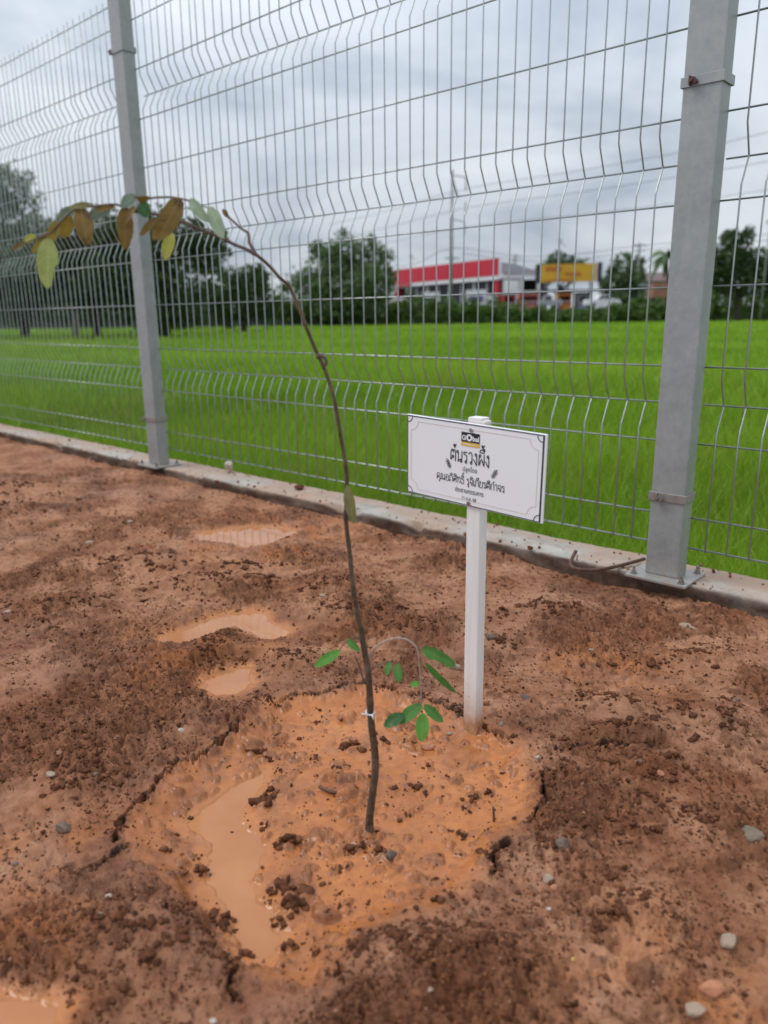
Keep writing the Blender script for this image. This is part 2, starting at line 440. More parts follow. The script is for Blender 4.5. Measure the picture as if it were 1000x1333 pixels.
# the planting basin: a slumped rim and a floor of slurry
db = seg_dist(wx, wy, BASIN)
silt = 1 - sstep(-0.040, 0.022, db)
floor_h = -0.021 + 0.007 * fbm(GX, GY, 8, 3, .5, 51) + 0.0035 * fbm(GX, GY, 19, 2, .5, 52)
H = H * (1 - sstep(0.05, -0.02, db)) + (0.002 + 0.006 * fbm(GX, GY, 12, 3, .5, 53)) * sstep(0.05, -0.02, db) * sstep(-0.09, 0.0, db) + floor_h * sstep(0.0, -0.07, db)
# open cracks along the rim
cracks = [([(320, 935), (300, 955), (285, 968), (255, 985), (232, 993), (210, 1008), (197, 1030), (180, 1045), (163, 1062), (153, 1080), (150, 1092)], .007, .034),
          ([(297, 1222), (304, 1245), (302, 1275), (306, 1300)], .007, .026), ([(385, 905), (420, 902), (440, 897), (478, 891), (520, 900), (548, 908), (570, 914), (600, 928)], .008, .034),
          ([(266, 890), (262, 905), (270, 918)], .007, .03), ([(322, 898), (340, 908), (360, 912), (380, 905)], .006, .022), ([(600, 930), (620, 942), (650, 955), (672, 962)], .008, .024),
          ([(706, 1012), (712, 1030), (708, 1050), (688, 1074)], .009, .028), ([(655, 1100), (640, 1118), (644, 1138)], .010, .034), ([(500, 1215), (470, 1230), (446, 1250), (445, 1280)], .007, .018),
          ([(95, 1128), (130, 1118), (160, 1108)], .006, .015), ([(725, 982), (760, 976), (800, 972), (850, 975)], .008, .022), ([(220, 1192), (245, 1198), (270, 1210)], .006, .014)]
crackw = np.zeros_like(H)
near = (RR < 2.2)
for pl, w, dep in cracks:
    P = g2(pl)
    d = np.full(H.shape, 9.0)
    jx = GX[near] + 0.011 * fbm(GX[near], GY[near], 40, 4, .65, 61); jy = GY[near] + 0.011 * fbm(GX[near], GY[near], 40, 4, .65, 62)
    d[near] = seg_dist(jx, jy, P, closed=False)
    ww = np.full(H.shape, w * .5); ww[near] = w * np.clip(.50 + .75 * fbm(GX[near], GY[near], 26, 3, .6, 63), .08, 1.0)
    k = 1 - sstep(ww * 0.35, ww * 1.0, d)
    lip = np.exp(-((d - ww * 1.7) / (ww * 0.9)) ** 2)
    H += -dep * 0.8 * k + 0.004 * lip
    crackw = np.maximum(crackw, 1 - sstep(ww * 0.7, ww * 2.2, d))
# water hollows
dw_all = np.full(H.shape, 9.0)
def carve(poly, z, soft=0.03):
    global H, dw_all
    d = seg_dist(wx + 0.004 * fbm(GX, GY, 70, 2, .5, 71), wy, poly)
    keep = sstep(soft, soft * 2.2, d)
    edge = np.where(d > 0, z + 0.0015 + d * 0.22, z + d * 0.35)
    edge = np.maximum(edge, z - 0.016)
    H = np.where(d < soft * 2.2, edge * (1 - keep) + np.maximum(H, z + 0.003) * keep, H)
    dw_all = np.minimum(dw_all, d)
carve(POOL, POOL_Z, 0.022)
for k_, P_ in PUD.items(): carve(P_, PUD_Z[k_], 0.035)
H += 0.010 * np.exp(-(((GX - gpt(483, 1080)[0]) ** 2 + (GY - gpt(483, 1080)[1]) ** 2) / .035 ** 2))

# clods pressed into the surface
rng = np.random.default_rng(11)
CL = np.zeros_like(H); TONE = np.zeros_like(H)
def add_clod(x, y, r, hgt, soft=False):
    a = math.atan2(x, y); rr = math.hypot(x, y)
    i0, i1 = np.searchsorted(azr, [a - 1.5 * r / rr, a + 1.5 * r / rr])
    i0 = max(i0, 0); i1 = min(i1, len(azr))
    if i1 - i0 < 1: return
    im = min((i0 + i1) // 2, len(azr) - 1)
    den_ = math.log(rmax[im] / R0)
    j0 = int(np.clip(math.log(max(rr - 1.5 * r, R0) / R0) / den_ * (NR - 1), 0, NR - 1)); j1 = int(np.clip(math.log((rr + 1.5 * r) / R0) / den_ * (NR - 1) + 2, 0, NR))
    if j1 <= j0: return
    sl = (slice(i0, i1), slice(j0, j1))
    X, Y = GX[sl] - x, GY[sl] - y
    th = np.arctan2(Y, X); p1, p2, p3 = rng.random(3) * 6.28
    rad_ = r * (1 + .20 * np.sin(2 * th + p1) + .14 * np.sin(3 * th + p2) + .10 * np.sin(5 * th + p3))
    q = np.hypot(X, Y) / rad_
    bump = np.where(q < 1, np.sqrt(np.maximum(1 - q ** (3 if not soft else 2), 0)), 0)
    if not soft:                                            # broken faces
        for _k in range(3):
            an = rng.random() * 6.28; bump = np.minimum(bump, np.maximum(rng.uniform(.55, .95) + (X * math.cos(an) + Y * math.sin(an)) / r * rng.uniform(.3, .9), 0))
    b_ = hgt * bump; up = b_ > CL[sl]
    CL[sl] = np.where(up, b_, CL[sl])
    TONE[sl] = np.where(up | (q < 1.12) & (TONE[sl] == 0), rng.uniform(.25, 1.0), TONE[sl])
def field_at(A, x, y):
    a = np.arctan2(x, y); rr = np.hypot(x, y)
    i = np.interp(a, azr, np.arange(len(azr))); ii = np.clip(i.astype(int), 0, len(azr) - 2)
    rm = np.interp(a, azr, rmax)
    j = np.clip(np.log(np.maximum(rr, R0) / R0) / np.log(rm / R0) * (NR - 1), 0, NR - 1.001); jj = j.astype(int)
    fi, fj = i - ii, j - jj
    return (A[ii, jj] * (1 - fi) + A[ii + 1, jj] * fi) * (1 - fj) + (A[ii, jj + 1] * (1 - fi) + A[ii + 1, jj + 1] * fi) * fj
def inside(poly, x, y): return seg_dist(np.array([x]), np.array([y]), poly)[0] < 0
# positions for crumbs: even over the picture-relevant wedge
def scatter(n, rlo, rhi, power=1.0):
    a = rng.uniform(rad(-33), rad(31), n); u = rng.random(n)
    r = (rlo ** (2 - power) + u * (rhi ** (2 - power) - rlo ** (2 - power))) ** (1 / (2 - power)) if power != 2 else rlo * (rhi / rlo) ** u
    return r * np.sin(a), r * np.cos(a)
cxs, cys = scatter(30000, .55, 4.6, 1.45)
ch = field_at(churn, cxs, cys); dbv = field_at(db, cxs, cys); dwv = field_at(dw_all, cxs, cys)
clump = fbm(cxs, cys, 7, 3, .55, 91)
for x, y, c_, d_, w_, cl in zip(cxs, cys, ch, dbv, dwv, clump):
    if x * FN[0] + y * FN[1] > 1.92 or w_ < 0.004: continue
    if d_ < -0.01:
        if rng.random() > 0.09 + 0.5 * max(cl, 0): continue
        r = rng.uniform(.0035, .010) * (1.9 if rng.random() < .10 else 1)
        add_clod(x, y, r, r * rng.uniform(.5, .9), True)
    else:
        if rng.random() > 0.06 + 0.55 * c_ + 0.75 * cl: continue
        rr = math.hypot(x, y)
        r = rng.uniform(.0028, .0085) * (1 + 0.28 * max(rr - 1, 0)) * (2.2 if rng.random() < .07 else 1)
        add_clod(x, y, r, r * rng.uniform(.45, .85))
# the larger lumps in the basin and along its rim
for px, py, sz in [(340, 1042, .016), (352, 1030, .010), (300, 1075, .011), (310, 1078, .009), (378, 1095, .017), (362, 1100, .012), (345, 1072, .009), (372, 1150, .012), (355, 1155, .010), (386, 1180, .024), (366, 1195, .015),
                   (345, 1165, .009), (255, 1133, .015), (240, 1137, .010), (288, 1196, .014), (296, 1203, .012), (375, 1232, .012), (420, 1250, .014), (430, 1030, .008), (540, 1022, .012), (548, 1030, .011), (515, 1026, .009),
                   (620, 1042, .013), (635, 1034, .010), (600, 1048, .008), (490, 965, .016), (455, 970, .018), (470, 975, .013), (440, 1000, .012), (410, 985, .012), (560, 1000, .010), (605, 1085, .011), (530, 1060, .009),
                   (520, 1112, .012), (478, 1095, .014), (460, 1110, .013), (495, 1120, .012), (440, 1130, .010), (560, 1150, .010), (590, 1130, .008), (345, 985, .012), (420, 940, .012), (250, 1080, .008)]:
    c = gpt(px, py, -0.02)
    for k in range(4):
        add_clod(c[0] + rng.normal(0, sz * .5), c[1] + rng.normal(0, sz * .45), sz * rng.uniform(.35, .85), sz * rng.uniform(.25, .6))
for _ in range(2600):                                        # big clods in the churned bands
    x, y = scatter(1, .6, 4.4, 1.3); x, y = x[0], y[0]
    if x * FN[0] + y * FN[1] > 1.90: continue
    if field_at(churn, np.array([x]), np.array([y]))[0] < rng.uniform(.35, .9) or field_at(db, np.array([x]), np.array([y]))[0] < .02 or field_at(dw_all, np.array([x]), np.array([y]))[0] < .015: continue
    R_ = rng.uniform(.010, .030) * (1 + .15 * max(math.hypot(x, y) - 1, 0))
    for k in range(9): add_clod(x + rng.normal(0, R_ * .7), y + rng.normal(0, R_ * .7), R_ * rng.uniform(.2, .6), R_ * rng.uniform(.12, .38))
pit = fbm(GX, GY, 62, 3, .6, 121); pit2 = 1 - 2.2 * np.abs(fbm(GX, GY, 44, 3, .6, 123)); clus = fbm(GX, GY, 5.5, 4, .6, 125)
rough_amt = np.clip(.42 + .70 * churn + .8 * clus, .26, 1.3) * sstep(-.002, .03, dw_all) * (1 - .90 * np.clip(silt, 0, 1))
far_k = 1 + .30 * np.clip(RR - 1.0, 0, 3)
H += rough_amt * far_k * (.0042 * pit + .0030 * np.clip(pit2, -1, 1) - .0085 * sstep(.16, .50, fbm(GX / far_k ** .5, GY / far_k ** .5, 70, 3, .6, 127)))
pits = rough_amt * sstep(.16, .50, fbm(GX, GY, 70, 3, .6, 127))
H += CL
H += 0.0012 * (1 - .9 * np.clip(silt, 0, 1)) * fbm(GX, GY, 95, 2, .6, 95) * np.clip(churn + .25, 0, 1) * sstep(-.002, .02, dw_all)
# banked against the kerb, and out of its way
H += 0.012 * sstep(1.80, 1.97, NNc) * (0.4 + 0.8 * fbm(SSc, SSc * 0, 2.3, 3, .5, 97)) * 1.2
H = np.where(NNc > 1.965, np.minimum(H, 0.02), H)
nA = len(AZ)
V = np.stack([GX, GY, H], -1).reshape(-1, 3)
I = np.arange(nA * NR).reshape(nA, NR)
Fq = np.stack([I[:-1, :-1], I[:-1, 1:], I[1:, 1:], I[1:, :-1]], -1).reshape(-1, 4)[:, ::-1]

wetmap = np.clip(0.80 * silt + 0.45 * (1 - sstep(0.0, 0.16, db)) + 0.75 * (1 - sstep(0.0, 0.05, dw_all)) + 0.40 * sstep(.0, .35, fbm(GX + 7, GY, 1.7, 3, .5, 101)), 0, 1)
silt = silt * (1 - .32 * sstep(.10, .42, fbm(GX, GY, 11, 4, .6, 115)))
silt_pix = np.maximum(silt, 0.85 * (1 - sstep(0.002, 0.05, dw_all)))
# thin orange wash around the small puddles and down at the front corners
for px, py, sr in [(35, 1230, .08), (60, 1115, .10), (880, 1300, .10), (270, 840, .20), (350, 700, .35), (300, 890, .07), (790, 870, .12)]:
    c = gpt(px, py); silt_pix = np.maximum(silt_pix, .6 * np.exp(-((wx - c[0]) ** 2 + (wy - c[1]) ** 2) / sr ** 2) * sstep(-.3, .25, fbm(GX, GY, 9, 3, .5, 103)))
# dryer crust lies on the smooth parts
crust = np.clip((1 - .55 * churn) * (0.70 + 0.9 * fbm(GX, GY, 6, 4, .55, 105)) - 0.55 * wetmap + .18 * sstep(1.4, 2.6, RR), 0, 1)
damp_crack_shade = np.clip(TONE * (0.85 + 0.5 * fbm(GX, GY, 5, 2, .5, 107)) + .50 * sstep(.05, .42, fbm(GX, GY, 4.2, 4, .55, 109)) * (1 - .7 * silt) + 0.9 * crackw + .40 * sstep(.012, .03, dw_all) * (1 - sstep(.045, .10, dw_all)), 0, 1)  # damp soil, with shade of the cracks put into the same mask
shore = np.clip((1 - sstep(.0, .022, dw_all)) * (1 - .8 * np.clip(TONE * sstep(.001, .004, CL), 0, 1)), 0, 1)
crack_soil_shade = np.clip(crackw * 1.1 * sstep(-.12, .28, fbm(GX, GY, 38, 3, .6, 111)), 0, 1)  # crevice shade painted into the cracks, together with patches of black soil

def mud_material():
    m, nt, b = mat_nodes('red_mud'); k = NT(nt); co = k.coord('Object')
    n1 = k.noise(5, 6, 0.6, co); n2 = k.noise(48, 6, 0.65, co); n3 = k.noise(260, 4, 0.6, co)
    soil = k.ramp(n2, (0.28, (0.118, 0.040, 0.018)), (0.52, (0.195, 0.072, 0.034)), (0.76, (0.290, 0.121, 0.062)))
    crustc = k.ramp(n2, (0.30, (0.272, 0.121, 0.066)), (0.70, (0.440, 0.230, 0.136)))
    damp_shade_c = k.ramp(n2, (0.30, (0.050, 0.0175, 0.0080)), (0.70, (0.125, 0.046, 0.021)))
    siltc = k.ramp(n1, (0.30, (0.385, 0.128, 0.036)), (0.70, (0.510, 0.192, 0.060)))
    siltc = k.mix(k.ramp(n2, (0.36, 0.5), (0.6, 0.0)), siltc, (0.26, 0.090, 0.036))
    col = k.mix(k.attr('crust'), soil, crustc)
    col = k.mix(k.math('MULTIPLY', k.attr('damp_crack_shade'), 0.60), col, damp_shade_c)
    sf = k.math('MULTIPLY', k.attr('silt'), k.math('SUBTRACT', 1.0, k.math('MULTIPLY', k.attr('damp_crack_shade'), 0.62)), clamp=True)
    col = k.mix(sf, col, siltc)
    col = k.mix(k.math('MULTIPLY', k.attr('shore'), .85), col, (0.408, 0.164, 0.060))
    col = k.mix(k.math('MULTIPLY', k.attr('crack_soil_shade'), 0.9), col, (0.018, 0.012, 0.010))  # near-black colour in the cracks: painted crevice shade plus black soil
    grit = k.ramp(n3, (0.70, 0.0), (0.76, 0.40))
    col = k.mix(grit, col, (0.40, 0.27, 0.19))
    nt.links.new(col, b.inputs['Base Color'])
    wet = k.attr('wet')
    rough = k.math('SUBTRACT', k.math('MULTIPLY_ADD', n2, 0.25, 0.66), k.math('MULTIPLY_ADD', k.attr('shore'), .12, k.math('MULTIPLY', wet, 0.52)), clamp=True)
    nt.links.new(rough, b.inputs['Roughness'])
    nt.links.new(k.math('MULTIPLY_ADD', wet, 0.20, 0.10), b.inputs['Specular IOR Level'])
    h = k.math('MULTIPLY_ADD', n3, 0.5, n2)
    amp = k.math('MULTIPLY', k.math('SUBTRACT', 1.0, k.math('MULTIPLY', k.attr('silt'), 0.84)), k.math('SUBTRACT', 1.0, k.math('MULTIPLY', k.attr('shore'), 0.9)))
    bn = k.n('ShaderNodeBump'); bn.inputs['Distance'].default_value = 0.006
    nt.links.new(h, bn.inputs['Height']); nt.links.new(k.math('MULTIPLY', amp, 0.85), bn.inputs['Strength'])
    nt.links.new(bn.outputs[0], b.inputs['Normal'])
    return m
M['mud'] = mud_material()
me = mesh_np('mud_ground', V, Fq, M['mud'], smooth=True)
for nm, A in (('crust', crust), ('damp_crack_shade', damp_crack_shade), ('silt', silt_pix), ('wet', wetmap), ('crack_soil_shade', crack_soil_shade), ('shore', shore)): attr(me, nm, A.ravel())
tag(link('mud_ground', me), 'churned red brown mud ground in front of the fence', kind='structure')
def ground_z(x, y): return float(field_at(H, np.array([x]), np.array([y]))[0])

# puddles of muddy water
def water_material():
    m, nt, b = mat_nodes('muddy_water'); k = NT(nt); co = k.coord('Object')
    col = k.ramp(k.noise(9, 4, 0.5, co), (0.3, (0.375, 0.145, 0.050)), (0.7, (0.440, 0.188, 0.074)))
    nt.links.new(col, b.inputs['Base Color']); b.inputs['Roughness'].default_value = 0.06
    b.inputs['IOR'].default_value = 1.33; b.inputs['Specular IOR Level'].default_value = 0.85
    nt.links.new(k.bump(k.noise(14, 3, 0.5, co), 0.05, 0.004), b.inputs['Normal'])
    return m
M['water'] = water_material()
def puddle(poly, z, label, grow=0.025):
    c = poly[:, :2].mean(0); P = []
    for i in range(len(poly)):
        a, b_ = poly[i - 1, :2], poly[(i + 1) % len(poly), :2]
        t = b_ - a; nrm = np.array([t[1], -t[0]]); nrm /= np.linalg.norm(nrm) + 1e-9
        if (poly[i, :2] - c) @ nrm < 0 and seg_dist(np.array([poly[i, 0] + nrm[0] * .004]), np.array([poly[i, 1] + nrm[1] * .004]), poly)[0] < 0: nrm = -nrm
        elif seg_dist(np.array([poly[i, 0] + nrm[0] * .004]), np.array([poly[i, 1] + nrm[1] * .004]), poly)[0] < 0: nrm = -nrm
        P.append(poly[i, :2] + nrm * grow)
    bm = bmesh.new()
    vs = [bm.verts.new((p[0] - c[0], p[1] - c[1], 0)) for p in P]
    f = bm.faces.new(vs); bmesh.ops.triangulate(bm, faces=[f])
    for q in bm.faces:
        if q.normal.z < 0: q.normal_flip()
    mm = bpy.data.meshes.new('puddle'); bm.to_mesh(mm); bm.free(); mm.materials.append(M['water'])
    tag(link('puddle', mm, loc=(c[0], c[1], z)), label, kind='structure')
puddle(POOL, POOL_Z, 'curved pool of milky orange water in the planting basin', .012)
puddle(PUD['far'], PUD_Z['far'], 'shallow pale puddle nearest to the kerb, mirroring the fence wires')
puddle(PUD['twin'], PUD_Z['twin'], 'two lobed orange puddle around a clod of mud', .018)
puddle(PUD['notch'], PUD_Z['notch'], 'small orange puddle in the notch above the basin rim', .015)
puddle(PUD['corner'], PUD_Z['corner'], 'orange puddle cut by the lower left edge of the picture')

# loose crumbs of mud
_ico = bmesh.new(); bmesh.ops.create_icosphere(_ico, subdivisions=1, radius=1)
ICO_V = np.array([v.co[:] for v in _ico.verts]); ICO_F = np.array([[v.index for v in f.verts] for f in _ico.faces]); _ico.free()
OCT_V = np.array([(1, 0, 0), (0, 1, 0), (-1, 0, 0), (0, -1, 0), (0, 0, 1), (0, 0, -1)], float); OCT_F = np.array([(0, 1, 4), (1, 2, 4), (2, 3, 4), (3, 0, 4), (1, 0, 5), (2, 1, 5), (3, 2, 5), (0, 3, 5)])
def crumbs(n, lo, hi, name, label, mat, rlo, rhi, power, basin_share, seed, BV=ICO_V, BF=ICO_F, flecks=None):
    rg = np.random.default_rng(seed)
    x, y = scatter(n, rlo, rhi, power)
    c_ = field_at(churn, x, y); d_ = field_at(db, x, y); w_ = field_at(dw_all, x, y)
    cl = fbm(x, y, 9, 3, .55, seed)
    keep = (x * FN[0] + y * FN[1] < 1.95) & (w_ > .006) & (rg.random(n) < np.where(d_ < 0, basin_share + .3 * np.maximum(cl, 0), .24 + .50 * c_ + .85 * cl))
    x, y = x[keep], y[keep]; z = field_at(H, x, y); k = len(x)
    s = lo * (hi / lo) ** (rg.random(k) ** 1.8) * (1 + .22 * np.maximum(np.hypot(x, y) - 1, 0))
    nv_ = len(BV)
    B = BV[None] * np.clip(1 + rg.normal(0, .34, (k, nv_, 1)), .35, 1.9) * rg.uniform(.6, 1.35, (k, 1, 3)) * s[:, None, None] * np.array([1, 1, .75])
    an = rg.random(k) * 6.28; ca, sa = np.cos(an)[:, None], np.sin(an)[:, None]
    X = B[..., 0] * ca - B[..., 1] * sa * rg.uniform(.6, 1, (k, 1)); Y = B[..., 0] * sa + B[..., 1] * ca
    VV = np.stack([X + x[:, None], Y + y[:, None], B[..., 2] + z[:, None] + s[:, None] * .35], -1).reshape(-1, 3)
    FF = (BF[None] + (np.arange(k) * nv_)[:, None, None]).reshape(-1, 3)
    me = mesh_np(name, VV, FF, mat, smooth=False)
    attr(me, 'tone', np.repeat(rg.random(k), nv_))
    o = link(name, me); tag(o, label, kind='stuff'); return o
def crumb_material():
    m, nt, b = mat_nodes('mud_crumb'); k = NT(nt); co = k.coord('Object')
    col = k.ramp(k.attr('tone'), (0.0, (0.052, 0.0185, 0.0085)), (0.5, (0.115, 0.042, 0.019)), (0.95, (0.235, 0.096, 0.047)), (1.0, (0.38, 0.22, 0.14)))
    col = k.mix(k.ramp(k.noise(200, 4, .6, co), (.4, 0.), (.7, .5)), col, (0.19, 0.076, 0.038))
    nt.links.new(col, b.inputs['Base Color']); b.inputs['Roughness'].default_value = 0.7; b.inputs['Specular IOR Level'].default_value = 0.12
    nt.links.new(k.bump(k.noise(350, 3, .6, co), .4, .002), b.inputs['Normal'])
    return m
M['crumb'] = crumb_material()
crumbs(15000, .0015, .0052, 'mud_crumbs', 'small loose crumbs of mud strewn over the ground', M['crumb'], .55, 3.6, 1.5, .05, 5)
crumbs(110000, .0009, .0030, 'mud_grains', 'fine dark grains of mud peppering the ground', M['crumb'], .55, 3.4, 1.5, .05, 6, OCT_V, OCT_F)

def lumps(spots, name, label, seed):
    rg = np.random.default_rng(seed); VV, FF, TT, off = [], [], [], 0
    bm = bmesh.new(); bmesh.ops.create_icosphere(bm, subdivisions=2, radius=1)
    SV = np.array([v.co[:] for v in bm.verts]); SF = np.array([[v.index for v in f.verts] for f in bm.faces]); bm.free()
    for x, y, sz, n in spots:
        for _k in range(n):
            px_, py_ = x + rg.normal(0, sz * .62), y + rg.normal(0, sz * .42)
            r = sz * rg.uniform(.16, .50)
            q = SV * (1 + .28 * np.sin(SV @ rg.normal(0, 3.2, 3) + rg.random() * 6)[:, None] + .20 * np.sin(SV @ rg.normal(0, 6, 3))[:, None] + rg.normal(0, .12, (len(SV), 1)))
            q = q * r * rg.uniform(.55, 1.35, 3) * np.array([1, 1, .8])
            z_ = ground_z(px_, py_) + r * rg.uniform(-.25, .35) + max(0, sz * .35 - math.hypot(px_ - x, py_ - y) * .5) * rg.random()
            VV.append(q + np.array([px_, py_, z_])); FF.append(SF + off); TT.append(np.full(len(q), np.clip(rg.normal(.32, .16), 0, .8))); off += len(q)
    me = mesh_np(name, np.concatenate(VV), np.concatenate(FF), M['crumb'], smooth=False); attr(me, 'tone', np.concatenate(TT))
    tag(link(name, me), label, kind='stuff')
LUMPS = [(340, 1042, .019, 9), (352, 1031, .012, 6), (302, 1075, .013, 7), (312, 1079, .010, 5), (372, 1098, .016, 8), (360, 1102, .010, 5), (347, 1073, .010, 4), (368, 1152, .015, 9), (352, 1158, .012, 6), (384, 1180, .021, 14), (362, 1198, .014, 7),
         (256, 1133, .015, 6), (243, 1137, .009, 4), (290, 1196, .015, 8), (297, 1206, .011, 5), (375, 1232, .011, 5), (420, 1250, .013, 6), (540, 1024, .011, 7), (549, 1031, .010, 5), (514, 1027, .009, 6), (618, 1042, .012, 7), (634, 1035, .009, 4), (600, 1050, .007, 4),
         (492, 965, .015, 7), (457, 972, .017, 10), (470, 978, .012, 6), (440, 1000, .012, 6), (410, 988, .011, 5), (336, 978, .013, 7), (352, 988, .010, 6), (366, 1000, .009, 4), (350, 1170, .007, 4), (606, 1088, .009, 5), (530, 1062, .008, 4), (465, 1108, .012, 8), (493, 1115, .012, 8), (480, 1085, .010, 6),
         (440, 1132, .009, 5), (566, 1150, .008, 5), (556, 1000, .009, 5), (508, 1048, .007, 4), (580, 1010, .007, 4), (655, 1010, .008, 4), (230, 1085, .009, 5), (250, 1060, .008, 4), (216, 1110, .009, 5), (570, 1190, .012, 6), (320, 1240, .009, 5), (415, 940, .010, 5)]
SP = [(*gpt(a, b, -.02)[:2], c, n) for a, b, c, n in LUMPS]
_r = np.random.default_rng(77)
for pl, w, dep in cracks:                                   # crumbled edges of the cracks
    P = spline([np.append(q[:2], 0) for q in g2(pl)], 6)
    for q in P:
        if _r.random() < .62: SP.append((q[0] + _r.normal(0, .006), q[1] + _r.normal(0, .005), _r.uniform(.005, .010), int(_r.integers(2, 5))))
for px, py, sx_, sy_, hh in mounds:                         # broken soil on the ridges
    c = gpt(px, py)
    for _k in range(int(14 + 150 * sx_)):
        q = (c[0] + _r.normal(0, sx_ * .42), c[1] + _r.normal(0, sy_ * .5))
        if q[0] * FN[0] + q[1] * FN[1] < 1.9 and field_at(dw_all, np.array([q[0]]), np.array([q[1]]))[0] > .012: SP.append((*q, _r.uniform(.004, .012) * (1 + .12 * math.hypot(*q)), int(_r.integers(2, 6))))
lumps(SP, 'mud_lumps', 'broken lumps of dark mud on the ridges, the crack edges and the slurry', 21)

# ------------------------------------------------------------------ kerb
def kerb_material():
    m, nt, b = mat_nodes('stained_concrete'); k = NT(nt); co = k.coord('Object')
    col = k.ramp(k.noise(14, 6, .65, co), (.3, (.31, .285, .25)), (.7, (.47, .44, .40)))
    col = k.mix(k.ramp(k.noise(3.2, 5, .65, co), (.40, 0.), (.62, .8)), col, (.40, .255, .175))
    col = k.mix(k.ramp(k.noise(30, 5, .7, co), (.58, 0.), (.68, .7)), col, (.27, .145, .09))
    col = k.mix(k.math('MULTIPLY', k.attr('sand'), k.ramp(k.noise(22, 6, .7, co), (.38, .15), (.60, .9))), col, (.43, .285, .205))
    col = k.mix(k.attr('soil'), col, k.ramp(k.noise(40, 5, .6, co), (.3, (.055, .032, .022)), (.7, (.125, .075, .052))))
    nt.links.new(col, b.inputs['Base Color']); b.inputs['Roughness'].default_value = .85; b.inputs['Specular IOR Level'].default_value = .2
    nt.links.new(k.bump(k.noise(70, 6, .7, co), .9, .006), b.inputs['Normal'])
    return m
M['kerb'] = kerb_material()
ks = np.arange(-1.6, 9.0, .012)
prof = [(1.968, -.12), (1.966, -.02), (1.964, .0), (1.962, .012), (1.961, .024), (1.960, .034), (1.960, .043), (1.963, .0485), (1.968, .0503)] + [(x, .0505) for x in np.linspace(1.99, 2.125, 12)] + [(2.138, .0485), (2.144, .043), (2.146, .02), (2.147, -.3)]
prof = np.array(prof); soilp = np.array([1, 1, 1, 1, .95, .9, .75, .25, .0] + [0] * 12 + [.1, .3, .8, 1])
S_, Pn = np.meshgrid(ks, prof[:, 0], indexing='ij'); _, Pz = np.meshgrid(ks, prof[:, 1], indexing='ij')
top = (Pz > .03)
Kn = Pn + .006 * fbm(S_, Pz * 6, 3, 4, .6, 201) * (Pn < 1.98) + .006 * fbm(S_, S_ * 0, 7, 3, .6, 203) * (Pn > 2.13) + .003 * fbm(S_, Pn * 8, 25, 2, .5, 208) * (Pn < 1.98)
Kz = Pz + top * (.004 * fbm(S_, Pn * 4, 2.5, 3, .5, 205) + .0022 * fbm(S_, Pn * 1.0, 40, 3, .6, 206))
chip = np.clip(fbm(S_, S_ * 0 + 3, 5.5, 3, .6, 207) - .16, 0, 1) * ((Pn < 1.99) & (Pz > .015))
Kn += chip * .05; Kz -= chip * .045
notch = sstep(3.27, 3.29, S_) * (1 - sstep(3.42, 3.5, S_)) * (Pn < 1.98) * (Pz < .049)
Kn += notch * .030; Kz -= notch * .010 * (Pz > .04)
far_left = sstep(3.4, 3.6, S_) * (Pn < 1.98); Kn += far_left * .010
base_lvl = np.interp(S_[:, 0], ks, np.ones(len(ks)))
KV = (FN[None, None] * Kn[..., None] + FT[None, None] * S_[..., None]); KV[..., 2] = Kz
I = np.arange(KV.shape[0] * KV.shape[1]).reshape(KV.shape[:2])
KF = np.stack([I[:-1, :-1], I[1:, :-1], I[1:, 1:], I[:-1, 1:]], -1).reshape(-1, 4)
me = mesh_np('kerb', KV.reshape(-1, 3), KF, M['kerb'], smooth=True)
attr(me, 'soil', np.clip(soilp[None, :] * (1.0 + .6 * fbm(S_, Pz * 5, 6, 3, .5, 209)), 0, 1).ravel())
attr(me, 'sand', np.clip(sstep(2.02, 2.10, Kn + .05 * fbm(S_, Kn * 3, 3, 3, .5, 211)) , 0, 1).ravel())
tag(link('kerb', me), 'low cast concrete kerb under the fence, stained with red mud', kind='structure')

_r = np.random.default_rng(88); VV, FF, TT = [], [], []
for i in range(420):
    s_ = _r.uniform(-.3, 6.5); n_ = _r.choice([_r.uniform(1.965, 2.0), _r.uniform(1.97, 2.14), _r.uniform(2.08, 2.14)]); r = _r.uniform(.0012, .0042) * (1.9 if _r.random() < .06 else 1)
    q = ICO_V * np.clip(1 + _r.normal(0, .3, (12, 1)), .4, 1.8) * r * _r.uniform(.6, 1.4, 3)
    VV.append(q + fpt(n_, s_, .052 + r * .3)); FF.append(ICO_F + 12 * i); TT.append(np.full(12, _r.choice([.3, .5, .8, .97])))
me = mesh_np('kerb_grit', np.concatenate(VV), np.concatenate(FF), M['crumb']); attr(me, 'tone', np.concatenate(TT)); tag(link('kerb_grit', me), 'crumbs of red soil dropped along the top of the kerb', kind='stuff')

